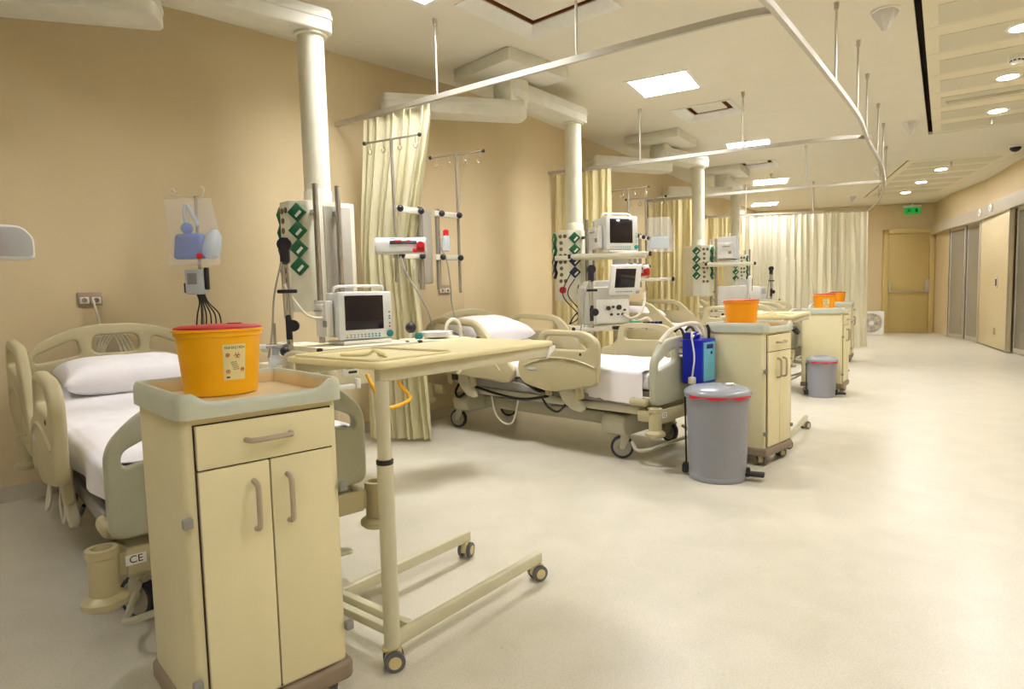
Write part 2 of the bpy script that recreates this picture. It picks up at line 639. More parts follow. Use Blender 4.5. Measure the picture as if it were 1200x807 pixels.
# ------------------------------------------------------------- recessed troffers
LL = ['square recessed light panel with louvre nearest to the camera in view', 'second recessed light panel along the ceiling, behind the curtain rail',
      'third recessed light panel in front of the long pale curtain', 'farthest small light panel above the long pale curtain',
      'recessed light panel above the first bed, over the top of the frame', 'added light panel just behind the camera, brightening the foreground', 'added light panel farther behind the camera, brightening the foreground', 'recessed light panel left of the camera in front of the first bed']
for (c, a, s), lb in zip(LIGHTS, LL):
    t = thing('ceiling_light', (c[0], c[1], CEIL), a, lb, 'ceiling light', 'square recessed light panels')
    b = MB()
    b.prism(sq((0, 0), 0, s + .02, s + .02), .008, .003, holes=[sq((0, 0), 0, s - .015, s - .015)], T=Matrix.Translation((0, 0, -.003)))
    for k in range(4):
        p = rot_z(k * PI / 2) @ V((0, -s + .01, .05))
        b.box(p, (s * 2, .012, .1), rz=k * PI / 2)
    b.build('frame', 'white_plastic', t)
    MB().box((0, 0, .06), (s * 2 - .03, s * 2 - .03, .01)).build('diffuser', 'troffer_low' if c[0] < -2 else 'fill_glow' if c[1] < 0 else 'troffer_glow', t)
    for k in range(1, 5):
        q = -s + 2 * s * k / 5
        MB().box((q, 0, .016), (.014, 2 * s - .03, .036)).build('louvre_blade', 'device_grey', t)
        MB().box((0, q, .016), (2 * s - .03, .014, .036)).build('louvre_blade', 'device_grey', t)

# ------------------------------------------------------------- corridor downlights
DLS = [O1 + E1 * (1.14 + 1.5 * k) + N1 * .72 for k in (2, 1, 0, -1, -2, -3)] + [O2 + E2 * s + N2 * .76 for s in (1.2, 2.65, 4.1)]
DLL = ['round downlight in the near perforated panels beside the slot vent', 'round downlight in the near perforated panels below the smoke detector', 'round downlight at the right edge of the frame',
       'round downlight in the corridor above the camera', 'round downlight in the corridor over the camera', 'round downlight in the corridor behind the camera',
       'nearest round downlight in the far ceiling panels', 'middle round downlight in the far ceiling panels', 'farthest round downlight before the exit sign']
for p, lb in zip(DLS, DLL):
    t = thing('downlight', (p.x, p.y, CEIL), 0, lb, 'ceiling light', 'round corridor downlights')
    MB().lathe([(.088, -.004), (.088, -.010), (.112, -.010), (.118, -.004), (.118, -.001)]).build('trim_ring', 'white_plastic', t)
    MB().lathe([(1e-7, -.006), (.09, -.006)]).build('lamp', 'downlight_glow', t)

t = thing('ceiling_light', (11.0, 11.4, 2.6), .4, 'added light panel brightening the side room behind the sliding glass doors', 'ceiling light')  # light added to brighten what shows through the glass doors
MB().box((0, 0, -.02), (.6, .6, .03), .004).build('frame', 'white_plastic', t)
MB().box((0, 0, -.038), (.54, .54, .006)).build('diffuser', 'fill_glow', t)

# ------------------------------------------------------------- curtain tracks on drop rods
CORR = [(-.4, 1.45), (.6, 2.5), (1.33, 3.34), (1.48, 3.52), (2.11, 4.33), (3.07, 5.6), (3.72, 6.58), (4.5, 7.7), (5.06, 8.57), (5.65, 9.55), (6.2, 10.56), (6.7, 11.6), (7.02, 12.36)]
TZ = 2.7
t = thing('corridor_curtain_track', (1.48, 3.52, TZ), 0, 'long curved metal curtain track running along the ward below the ceiling', 'curtain rail')
MB().strip([(x, y, TZ) for x, y in smooth_path([(x, y, 0) for x, y in CORR])and [(v.x, v.y) for v in smooth_path([(x, y, 0) for x, y in CORR])]], .028, .04).build('rail', 'alu', t, world=True)
def rod(parent, x, y):
    MB().cyl((x, y, TZ + .02), (x, y, CEIL), .009, n=10).cyl((x, y, CEIL - .05), (x, y, CEIL), .016, .02, n=10).build('drop_rod', 'alu', parent, world=True)
for x, y in ((2.46, 4.80), (3.02, 5.52), (3.58, 6.37), (4.28, 7.38), (4.86, 8.26), (5.7, 9.6), (6.3, 10.8), (.6, 2.5)):
    rod(t, x, y)
TR = [([(-1.5, 5.52), (.4, 4.17), (1.2, 3.62), (1.45, 3.5)], [(-.52, 4.9), (.46, 4.13)], 'curtain track between the first and second bays, carrying the gathered curtain'),
      ([(.44, 7.9), (1.53, 7.35), (2.51, 6.82), (3.35, 6.42), (3.66, 6.44)], [(1.53, 7.36), (2.52, 6.83)], 'curtain track between the second and third bays'),
      ([(2.15, 10.45), (3.94, 9.6), (4.9, 9.2), (5.35, 9.1)], [(3.0, 10.05), (4.4, 9.4)], 'curtain track between the third and fourth bays'),
      ([(4.0, 12.85), (4.67, 12.68), (6.0, 12.5), (7.0, 12.36)], [(4.74, 12.67), (6.0, 12.5)], 'curtain track holding the long pale curtain')]
for pts, rods, lb in TR:
    t = thing('curtain_track', (pts[0][0], pts[0][1], TZ), 0, lb, 'curtain rail', 'curtain tracks across the bays')
    MB().strip([(v.x, v.y, TZ) for v in smooth_path([(x, y, 0) for x, y in pts])], .026, .038).build('rail', 'alu', t, world=True)
    p, q = pts[0], pts[1]
    a = math.atan2(q[1] - p[1], q[0] - p[0])
    MB().box((p[0], p[1], TZ), (.05, .06, .07), .004, rz=a).build('wall_bracket', 'alu', t, world=True)
    for x, y in rods:
        rod(t, x, y)

# ------------------------------------------------------------- curtains
def curtain(top, bot, m, folds, amp, lb, z0=.03, z1=TZ - .03, waist=None, nv=22, seed=0, hooks=True):
    """top, bot: plan end points of the upper and lower edge; waist = (z, p, q)"""
    t0, t1 = V(top[0]), V(top[1])
    b0, b1 = V(bot[0]), V(bot[1])
    nu = folds * 10
    rnd = random.Random(seed)
    ph = [rnd.uniform(-.6, .6) for _ in range(folds + 2)]
    am = [rnd.uniform(.45, 1.4) for _ in range(folds + 2)]
    def fn(u, v):
        z = z0 + (z1 - z0) * v
        if waist:
            wz, w0, w1 = waist[0], V(waist[1]), V(waist[2])
            if z > wz:
                k = (z - wz) / (z1 - wz)
                k = k * k * (3 - 2 * k) * .4 + k * .6
                p0, p1 = w0.lerp(t0, k), w1.lerp(t1, k)
            else:
                k = (z - z0) / (wz - z0)
                p0, p1 = b0.lerp(w0, k), b1.lerp(w1, k)
        else:
            p0, p1 = b0.lerp(t0, v), b1.lerp(t1, v)
        d = p1 - p0
        n = V((-d.y, d.x)).normalized()
        f = u * folds
        i = int(min(f, folds - .001))
        fr = f - i
        ai = am[i] * (1 - fr) + am[i + 1] * fr
        pi_ = ph[i] * (1 - fr) + ph[i + 1] * fr
        w_ = math.sin(2 * PI * f + pi_ + .5 * math.sin(z * 1.3 + i))
        p = p0 + d * (u + .25 / folds * math.sin(4 * PI * f + pi_) + .22 / folds * math.sin(u * 23 + seed)) + n * amp * ai * (w_ + .25 * math.sin(5.1 * f + z * 2)) * (1 - .25 * v)
        return (p.x, p.y, z)
    t = thing('privacy_curtain', (b0.x, b0.y, z0), 0, lb, 'curtain', 'cream privacy curtains')
    MB().grid(fn, nu, nv).build('cloth', m, t, world=True, ang=180)
    if hooks:
        b = MB()
        for k in range(folds + 1):
            p = t0.lerp(t1, k / folds)
            b.cyl((p.x, p.y, z1 - .02), (p.x, p.y, TZ - .015), .006, n=6)
        b.build('glider_hooks', 'white_plastic', t, world=True, kind='stuff')
    return t
curtain(((-1.16, 5.30), (-.54, 4.87)), ((-1.22, 5.25), (-.66, 5.16)), 'curtain', 8, .045, 'gathered cream curtain behind the infusion pump and steel poles', waist=(1.6, (-1.25, 5.29), (-.755, 5.10)), seed=1)
curtain(((.56, 7.86), (1.22, 7.52)), ((.56, 7.88), (1.22, 7.54)), 'curtain_yellow', 8, .05, 'cream curtain behind the pendant with the two stacked monitors', seed=2)
curtain(((2.26, 10.42), (3.02, 10.06)), ((2.26, 10.44), (3.02, 10.08)), 'curtain_yellow', 9, .05, 'yellowish curtain hanging behind the clear resuscitator bag', seed=3)
curtain(((4.05, 12.84), (4.66, 12.69)), ((4.05, 12.86), (4.66, 12.71)), 'curtain_yellow', 7, .05, 'narrow yellowish curtain left of the long pale curtain', seed=4)
curtain(((4.72, 12.68), (7.0, 12.37)), ((4.72, 12.68), (7.02, 12.37)), 'curtain_pale', 17, .05, 'long pale curtain drawn across the far end of the ward', seed=5)

# ------------------------------------------------------------- back wall: exit door, sign, fan
bd = V((10.82 - 6.66, 16.06 - 17.02)).normalized()
brz = math.atan2(bd.y, bd.x)
D1 = thing('door_1', (10.22, 16.19, 0), brz, 'yellow emergency exit door with a push bar', 'door')
for k in ('label', 'category'):
    del D1[k]
struct(D1)
b = MB()
b.box((-.53, -.03, 1.33), (.12, .16, 2.66), .01)
b.box((.53, -.03, 1.33), (.12, .16, 2.66), .01)
b.box((0, -.03, 2.6), (1.18, .16, .12), .01)
b.build('door_frame', 'door_frame', D1)
MB().box((0, -.04, 1.27), (.93, .06, 2.53), .006).build('door_leaf', 'door_yellow', D1)
b = MB()
b.box((-.44, -.1, 1.2), (.05, .06, .3), .01)
b.box((.42, -.1, 1.2), (.1, .07, .34), .012)
b.cyl((-.44, -.13, 1.07), (.42, -.13, 1.07), .018, n=10)
b.use('black'); b.mi = 0
b.mats = []
b.build('push_bar', 'alu_frame', D1)
t = thing('exit_sign', (10.25, 16.1, 3.05), brz, 'green illuminated exit sign hanging above the yellow door', 'sign')
MB().box((0, 0, .17), (.4, .06, .05), .008).cyl((0, 0, .19), (0, 0, .25), .02).build('housing', 'white_plastic', t)
MB().box((0, -.01, .06), (.36, .012, .15), .003).build('sign_panel', 'exit_green', t)
b = MB()
b.box((.09, -.018, .06), (.06, .004, .085))
b.box((-.1, -.018, .05), (.02, .004, .07), R=Matrix.Rotation(.5, 4, 'Y'))
b.box((-.07, -.018, .06), (.07, .004, .014), R=Matrix.Rotation(-.4, 4, 'Y'))
b.ball((-.07, -.018, .1), .014, (1, .3, 1), 8)
b.box((-.04, -.018, .035), (.015, .004, .05), R=Matrix.Rotation(-.6, 4, 'Y'))
b.build('running_figure', 'green', t)
t = thing('box_fan', (9.05, 15.75, 0), brz - .1, 'white square box fan on the floor beside the yellow door', 'fan')
b = MB()
b.prism(round_poly([(-.28, 0), (.28, 0), (.28, .6), (-.28, .6)], .04), .14, .01, holes=[[(.25 * math.cos(2 * PI * k / 32), .3 + .25 * math.sin(2 * PI * k / 32)) for k in range(32)]], T=XZ(0))
b.build('housing', 'white_plastic', t)
b = MB()
for k in range(24):
    a = 2 * PI * k / 24
    b.tube([(.05 * math.cos(a), -.06, .3 + .05 * math.sin(a)), (.16 * math.cos(a + .3), -.065, .3 + .16 * math.sin(a + .3)), (.25 * math.cos(a + .5), -.06, .3 + .25 * math.sin(a + .5))], .004, 5)
b.tube([(.16 * math.cos(2 * PI * k / 24), -.065, .3 + .16 * math.sin(2 * PI * k / 24)) for k in range(24)], .004, 5, closed=True)
b.lathe([(1e-7, -.01), (.05, -.008), (.055, .01)], T=Matrix.Translation((0, -.06, .3)) @ Matrix.Rotation(PI / 2, 4, 'X'))
b.build('grille', 'white_plastic', t)
b = MB()
for k in range(5):
    T = Matrix.Translation((0, 0, .3)) @ Matrix.Rotation(2 * PI * k / 5, 4, 'Y') @ Matrix.Translation((.13, 0, 0)) @ Matrix.Rotation(.5, 4, 'X')
    b.box((0, 0, 0), (.2, .01, .12), .004, R=None) if False else b.mesh(curve_prism(round_poly([(-.1, -.03), (.1, -.08), (.1, .08), (-.1, .03)], .03), .008, .002), T @ XZ(0))
b.build('blades', 'pendant_grey', t)

# ------------------------------------------------------------- right wall: header, sliding glass doors
hp = [(10.72, 15.95), (10.13, 14.6), (9.55, 12.8), (8.59, 10.75), (7.67, 8.63), (6.83, 6.95)]
b = MB()
b.strip([(x, y, 2.6) for x, y in hp], .14, .24)
struct(b.build('trim_1', 'alu_frame'))
def slider(name, p, q, leaves, glass=True):
    p, q = V(p), V(q)
    d = q - p
    L = d.length
    t = thing(name, (p.x, p.y, 0), math.atan2(d.y, d.x), '', '')
    for k in ('label', 'category'):
        del t[k]
    struct(t)
    wd = L / leaves
    for i in range(leaves):
        y = .03 * (i % 2)
        fr = MB()
        fr.prism([(i * wd, .02), ((i + 1) * wd, .02), ((i + 1) * wd, 2.48), (i * wd, 2.48)], .04, .004,
                 holes=[[(i * wd + .05, .1), ((i + 1) * wd - .05, .1), ((i + 1) * wd - .05, 2.42), (i * wd + .05, 2.42)]], T=XZ(y))
        f = fr.build('leaf_frame', 'alu_frame', t)
        MB().box(((i + .5) * wd, y, 1.26), (wd - .08, .008, 2.34)).build('pane', 'door_glass', f)
        MB().box((i * wd + .012, y - .0, 1.25), (.024, .05, 2.46)).build('seal', 'black', f)
    return t
slider('door_2', (10.17, 14.55), (9.62, 12.8), 2)
slider('door_3', (8.63, 10.72), (7.75, 8.65), 2)
p, q = V((9.6, 12.72)), V((8.66, 10.77))
d = q - p
D4 = thing('door_4', (p.x, p.y, 0), math.atan2(d.y, d.x), '', '')
for k in ('label', 'category'):
    del D4[k]
struct(D4)
MB().box((d.length / 2, -.06, 1.25), (d.length, .05, 2.46), .006).build('door_leaf', 'door_tan', D4)
MB().box((.02, -.09, 1.25), (.035, .05, 2.48), .004).box((d.length - .02, -.09, 1.25), (.035, .05, 2.48), .004).build('edge_post', 'alu_frame', D4)
b = MB()
b.prism([(1.41 + .05 * math.cos(2 * PI * k / 20), 1.24 + .11 * math.sin(2 * PI * k / 20)) for k in range(20)], .02, .005, T=XZ(-.1))
b.build('pull_plate', 'white_plastic', D4)
MB().box((1.42, -.115, 1.23), (.035, .02, .13), .008).build('door_handle', 'black', D4)
MB().box((1.27, -.1, .34), (.13, .04, .13), .015).build('outlet_box', 'door_tan', D4)
hd = (V(hp[3]) - V(hp[2])).normalized()
for s, lb in ((.3, 'left of the two round white sensors on the metal door header'), (1.1, 'right of the two round white sensors on the metal door header')):
    p = V(hp[2]) + hd * s
    t = thing('door_sensor', (p.x, p.y, 2.62), math.atan2(hd.y, hd.x), lb, 'sensor', 'sensors on the door header')
    T = Matrix.Translation((0, -.075, 0)) @ Matrix.Rotation(PI / 2, 4, 'X')
    MB().lathe([(.075, 0), (.075, .02), (.06, .03), (.05, .022), (1e-7, .02)], T=T, n=20).build('ring', 'white_plastic', t)
    MB().lathe([(.035, .01), (.035, .03), (1e-7, .034)], T=T, n=16).build('lens', 'pendant_grey', t)

# ------------------------------------------------------------- small ceiling fittings
for (x, y), lb in zip([(2.91, 4.95), (5.2, 8.23), (6.6, 11.3), (7.9, 14.6)], ['white pointed ceiling detector nearest the camera', 'second white pointed ceiling detector by the drop rods', 'third white pointed ceiling detector near the far ceiling panels', 'farthest white pointed ceiling detector']):
    t = thing('ceiling_detector', (x, y, CEIL), .6, lb, 'detector', 'pointed ceiling detectors')
    MB().lathe([(.095, 0), (.09, -.03), (.06, -.08), (.02, -.15), (1e-7, -.155)], n=6).build('shade', 'detector', t, ang=20)
    MB().lathe([(.1, 0), (.1, -.012), (.08, -.014)], n=24).build('base', 'white_plastic', t)
p = O1 + E1 * 1.95 + N1 * .74
t = thing('smoke_detector', (p.x, p.y, CEIL), 0, 'round white smoke detector between two downlights', 'detector')
MB().lathe([(.07, 0), (.07, -.03), (.062, -.04)]).build('base', 'white_plastic', t)
MB().lathe([(.05, -.036), (.05, -.056), (.035, -.066), (1e-7, -.068)]).build('cap', 'white_plastic', t)
b = MB()
for k in range(10):
    a = 2 * PI * k / 10
    b.box((.051 * math.cos(a), .051 * math.sin(a), -.046), (.004, .02, .012), rz=a)
b.build('vent_slots', 'black', t)
t = thing('dome_camera', (7.74, 9.72, CEIL), 0, 'black dome security camera under the ceiling on the right', 'security camera')
MB().lathe([(.09, 0), (.09, -.03), (.075, -.035)]).build('base', 'white_plastic', t)
MB().lathe([(.075, -.03), (.07, -.06), (.05, -.085), (.02, -.1), (1e-7, -.102)]).build('dome', 'navy_black', t)
p = O1 + E1 * 3.32 + N1 * .88
t = thing('slot_vent', (p.x, p.y, CEIL), math.atan2(N1.y, N1.x), 'long slotted air vent across the near perforated panels', 'air vent')
b = MB()
for k in range(4):
    b.box((0, -.05 + .033 * k, -.008), (1.36, .012, .005))
b.box((-.68, 0, -.008), (.01, .12, .014)).box((.68, 0, -.008), (.01, .12, .014))
b.build('blades', 'panel_paint', t)
MB().box((0, 0, -.003), (1.36, .1, .004)).build('slot', 'groove', t)
for (x, y), lb in zip([tuple(O1 + E1 * 4.55 + N1 * .68), tuple(O2 + E2 * .5 + N2 * .75), (3.35, 9.0), (4.8, 11.6)],
                      ['sprinkler head in the near perforated panels', 'sprinkler head at the start of the far ceiling panels', 'sprinkler head beside the second light panel', 'sprinkler head in front of the third light panel']):
    t = thing('sprinkler', (x, y, CEIL), 0, lb, 'sprinkler', 'ceiling sprinklers')
    MB().lathe([(.04, 0), (.035, -.008), (.012, -.01), (.012, -.04), (.006, -.045), (.006, -.065)], n=14).build('body', 'alu', t)
    MB().lathe([(1e-7, -.064), (.03, -.066), (.03, -.07), (1e-7, -.072)], n=14).build('deflector', 'alu', t)

# ================================================================= BEDSIDE CABINETS
def add_castor(parent, x, y, r=.026, mw='wheel_cream', rz=0.):
    M = Matrix.Translation((x, y, 0)) @ rot_z(rz)
    c = MB(M)
    c.box((-.012, 0, r * 2 + .006), (.05, .034, .012), .004)
    c.prism(round_poly([(-.034, r * .7), (.02, r * .7), (.026, r * 2), (-.02, r * 2 + .004)], .012), .03, .004, T=XZ(0))
    k = c.build('castor', mw, parent)
    wl = MB(M)
    R = Matrix.Translation((0, 0, r)) @ Matrix.Rotation(PI / 2, 4, 'X')
    for s in (-1, 1):
        wl.lathe([(r * .62, -.009), (r, -.007), (r, .007), (r * .62, .009)], T=Matrix.Translation((0, s * .021, 0)) @ R, n=20, ring=True)
    wl.build('tyre', 'wheel_dark', k)
    wl = MB(M)
    for s in (-1, 1):
        wl.lathe([(r * .62, -.0095), (r * .5, -.011), (r * .5, .011), (r * .62, .0095)], T=Matrix.Translation((0, s * .021, 0)) @ R, n=20)
    wl.build('hub', mw, k)
    return k

def make_cabinet(loc, rz, lb):
    W, D, Z0, Z1 = .42, .428, .125, .914
    t = thing('bedside_cabinet', loc, rz, lb, 'cabinet', 'cream bedside cabinets on castors')
    b = MB()
    b.prism(round_poly([(0, .004, .03), (W, .004, .03), (W, D, .025), (0, D, .025)], .03), Z1 - Z0, .002, T=Matrix.Translation((0, 0, (Z0 + Z1) / 2)))
    b.build('body', 'cab_cream', t)
    # recessed dark joint behind the fronts
    MB().box((W / 2, .006, .515), (W - .05, .01, .765)).build('front_joint', 'groove', t)
    def handle(parent, p0, p1):
        p0, p1 = V(p0), V(p1)
        o = V((0, -.03, 0))
        MB().tube(smooth_path([p0, p0 + o * .75 + (p1 - p0) * .04, p0 + o + (p1 - p0) * .18, p1 + o + (p0 - p1) * .18, p1 + o * .75 + (p0 - p1) * .04, p1], 5), .0075, 8).build('handle', 'handle_grey', parent)
    dr = MB().box((W / 2, -.002, .838), (W - .058, .016, .112), .003).build('drawer', 'cab_cream', t)
    handle(dr, (W / 2 - .06, -.008, .842), (W / 2 + .06, -.008, .842))
    for s in (-1, 1):
        wd = (W - .058) / 2 - .002
        d = MB().box((W / 2 + s * (wd / 2 + .002), -.002, .458), (wd, .016, .64), .003).build('door', 'cab_cream', t)
        x = W / 2 + s * .045
        handle(d, (x, -.008, .60), (x, -.008, .73))
    for x, z in ((-.001, .655), (-.001, .23), (W + .001, .655), (W + .001, .23)):
        MB().box((x, -.004, z), (.024, .022, .026), .004).build('hinge_clip', 'clip_grey', t)
    # tray top with raised rim, lower at the front
    x0, x1, y0, y1 = -.014, W + .014, -.016, D + .012
    outer = round_poly([(x0, y0), (x1, y0), (x1, y1), (x0, y1)], .035, 6)
    inner = round_poly([(x0 + .03, y0 + .03), (x1 - .03, y0 + .03), (x1 - .03, y1 - .03), (x0 + .03, y1 - .03)], .02, 6)
    b = MB()
    def loop(ins):
        r = max(.008, .04 - ins)
        return round_poly([(x0 + ins, y0 + ins), ((x0 + x1) / 2, y0 + ins, 0), (x1 - ins, y0 + ins), (x1 - ins, (y0 + y1) / 2, 0), (x1 - ins, y1 - ins), ((x0 + x1) / 2, y1 - ins, 0), (x0 + ins, y1 - ins), (x0 + ins, (y0 + y1) / 2, 0)], r, 8)
    def dense(p):
        out = []
        for i in range(len(p)):
            q0, q1 = V(p[i]), V(p[(i + 1) % len(p)])
            for k in range(6):
                out.append(q0.lerp(q1, k / 6))
        return out
    secs = [(0, -.004), (0, .6), (.002, .85), (.008, 1.0), (.018, 1.0), (.025, .85), (.032, .4), (.034, -.004)]
    loops = [dense(loop(i)) for i, _ in secs]
    n = len(loops[0])
    vs, fs = [], []
    for j in range(n):
        ox, oy = loops[0][j]
        hh = .064
        if oy < y0 + .06:
            k = min(1, max(0, (min(ox - x0, x1 - ox) - .045) / .035))
            k = k * k * (3 - 2 * k)
            k *= min(1, max(0, (y0 + .045 - oy) / .02))
            hh -= .026 * k
        for (ins, f), lp in zip(secs, loops):
            vs.append((lp[j].x, lp[j].y, Z1 + (f * hh if f > 0 else 0)))
    m = len(secs)
    for mt, ks in (('cab_tray', range(0, 5)), ('tray_inside', range(5, m))):
        b.use(mt)._new(vs, [(j * m + k, j * m + (k + 1) % m, ((j + 1) % n) * m + (k + 1) % m, ((j + 1) % n) * m + k) for j in range(n) for k in ks])
    b.build('tray_top', 'cab_tray', t)
    b = MB()
    b.prism(inner, .02, .001, T=Matrix.Translation((0, 0, Z1 + .012)))
    b.build('tray_floor', 'tray_inside', t)
    b = MB()
    b.prism(round_poly([(-.012, -.016), (W + .012, -.016), (W + .012, D + .01), (-.012, D + .01)], .03), .055, .012, T=Matrix.Translation((0, 0, .098)))
    b.build('bumper_base', 'cab_base', t)
    for x, y, a in ((.05, .05, .4), (W - .05, .05, -.5), (.05, D - .05, 1.), (W - .05, D - .05, .2)):
        add_castor(t, x, y, .03, 'wheel_cream', a)
    return t
CAB = make_cabinet((-.820, 1.524, 0), .753, 'cream bedside cabinet closest to the camera, in front of the first bed')
CAB2 = dup(CAB, (1.69, 4.16, 0), .768, 'cream bedside cabinet behind the large grey pedal bin')
CAB3 = dup(CAB, (3.70, 6.98, 0), .94, 'cream bedside cabinet behind the small grey pedal bin')
CAB4 = dup(CAB, (5.45, 10.02, 0), 1.02, 'farthest cream bedside cabinet, mostly hidden behind another cabinet')

# ================================================================= SHARPS BUCKETS
def make_bucket(loc, rz, lb, m='bucket_yellow', label_ang=0.):
    t = thing('sharps_container', loc, rz, lb, 'container', 'yellow clinical waste buckets with red lids')
    t.scale = (.82, .82, .82)
    MB().lathe([(.118, 0), (.122, .004), (.14, .205), (.146, .207), (.146, .222), (.153, .224), (.153, .231), (.142, .232)], n=40).build('bucket', m, t)
    MB().lathe([(.146, .2315), (.144, .238), (.13, .243), (.06, .247), (1e-7, .248)], n=40).box((.06, 0, .249), (.05, .012, .004), .002).build('lid', 'lid_red', t)
    # paper label curved round the wall
    def fn(u, v):
        a = label_ang + (u - .5) * .075 / .131 * 1.0
        z = .055 + v * .125
        r = .118 + .022 * z / .205 + .0032
        return (r * math.cos(a), r * math.sin(a), z)
    lab = MB().grid(fn, 8, 2).build('paper_label', 'label_paper', t, ang=180)
    def onlab(u, v, off=.0008):
        a = label_ang + (u - .5) * .075 / .131
        z = .055 + v * .125
        r = .118 + .022 * z / .205 + .0032 + off
        return Matrix.Translation((r * math.cos(a), r * math.sin(a), z)) @ rot_z(a + PI / 2) @ Matrix.Rotation(PI / 2, 4, 'X')
    b = MB()
    word = 'ENFEKSIYON'
    for i, ch in enumerate(word):
        b.text(ch, .0125, onlab(.12 + .76 * i / 9, .9), .0002)
    for k in range(5):
        b.box((0, 0, 0), (.02, .0015, .0006), R=onlab(.5 + .03 * (k - 2), .5 - .05 * k))
    b.box((0, 0, 0), (.011, .005, .0006), R=onlab(.2, .08))
    b.build('print_black', 'print_black', lab, kind='stuff')
    b = MB()
    for a in range(3):                      # biohazard-like trefoil mark
        T = onlab(.6, .68) @ rot_z(2 * PI * a / 3 + PI / 2) @ Matrix.Translation((.006, 0, 0))
        b.tube([T @ V((.005 * math.cos(x), .005 * math.sin(x), 0)) for x in [.7 + 4.9 * k / 8 for k in range(9)]], .0012, 4)
    for (u, v) in ((.85, .28), (.2, .24), (.2, .7)):
        T = onlab(u, v)
        b.tube([T @ V((.006 * math.cos(x), .006 * math.sin(x), 0)) for x in [2 * PI * k / 10 for k in range(10)]], .0012, 4, closed=True)
        b.box((0, 0, 0), (.004, .006, .0008), R=T)
    b.build('print_red', 'print_red', lab, kind='stuff')
    return t
make_bucket((-.868, 1.852, .937), 0, 'yellow waste bucket with a paper label on the nearest cabinet', label_ang=-.78)
p = ROOTM[CAB2.name] @ V((.165, .25, .937))
make_bucket(p, 0, 'orange waste bucket on the cabinet behind the blue air pump', 'bucket_orange', .4)
p = ROOTM[CAB3.name] @ V((.165, .22, .937))
make_bucket(p, 0, 'small-looking orange waste bucket with a label on the cabinet by the small bin', 'bucket_orange', -1.85)
p = ROOTM[CAB4.name] @ V((.19, .22, .937))
make_bucket(p, 0, 'farthest orange waste bucket, half hidden behind another bucket', 'bucket_orange', .9)

# ================================================================= OVERBED TABLES
def make_table(loc, rz, lb):
    t = thing('overbed_table', loc, rz, lb, 'table', 'cream overbed tables on castors')
    L, W = .79, .41
    b = MB()
    b.prism(round_poly([(-.04, -.03), (.95, -.01), (.95, .5), (-.04, .5)], .05, 6), .022, .008, T=Matrix.Translation((0, 0, .994)))
    b.build('tabletop', 'table_top', t)
    b = MB()
    for x0, x1, y0, y1 in ((-.01, .90, .0, .03), (-.01, .90, .44, .47), (.87, .90, .02, .46)):
        b.box(((x0 + x1) / 2, (y0 + y1) / 2, .962), (x1 - x0, y1 - y0, .044), .004)
    b.build('apron', 'table_apron', t)
    b = MB()
    b.prism(round_poly([(.88, .925), (.95, .965), (.955, .985), (.90, .982)], .012), .07, .006, T=XZ(.03))
    b.build('tilt_lever', 'white_plastic', t)
    b = MB()
    b.tube([(x, y, 1.008) for x, y in round_poly([(-.02, .02), (.34, .02), (.34, .46), (-.02, .46)], .03, 4)], .0055, 6, closed=True)
    b.tube(smooth_path([(.05, .28, 1.012), (.10, .2, 1.012), (.07, .12, 1.03), (.10, .1, 1.012), (.15, .2, 1.012)], 4), .006, 6)
    b.build('book_rest', 'table_top', t)
    # legs
    for y in (0, W):
        lg = MB().cyl((-.005, y, .08), (-.005, y, .69), .026, n=20).build('leg', 'table_leg', t)
        MB().cyl((-.005, y, .68), (-.005, y, .945), .022, n=20).build('inner_post', 'table_apron', lg)
        MB().lathe([(.0262, .68), (.0275, .682), (.0275, .694), (.0225, .696)], (-.005, y, 0), 20).build('collar', 'black', lg)
    for y in (0, W):
        MB().box((L / 2, y, .095), (L + .04, .03, .045), .006).build('base_bar', 'table_leg', t)
    MB().box((.03, W / 2, .1), (.03, W, .03), .005).box((.09, W / 2, .1), (.03, W, .03), .005).build('cross_bar', 'table_leg', t)
    for x, y, a in ((.0, 0, -.6), (L, 0, -.4), (0, W, .4), (L, W, .3)):
        add_castor(t, x, y, .034, 'wheel_cream', a)
    return t
TAB = make_table((-.409, 1.954, 0), .897, 'cream overbed table in front, beside the nearest cabinet')
TAB2 = dup(TAB, (2.06, 4.66, 0), .97, 'cream overbed table behind the second cabinet')

# ================================================================= BEDS
def arch_board(yw, zb, zs, zt, zc, hole_z, hs):
    """outline of a head or foot board in (y,z); returns outline, holes"""
    o = [(-yw, zb, .05), (yw, zb, .05), (yw, zs, .06), (yw * .72, zt, .12), (yw * .3, zc, .3), (-yw * .3, zc, .3), (-yw * .72, zt, .12), (-yw, zs, .06)]
    return round_poly(o, .06, 6)

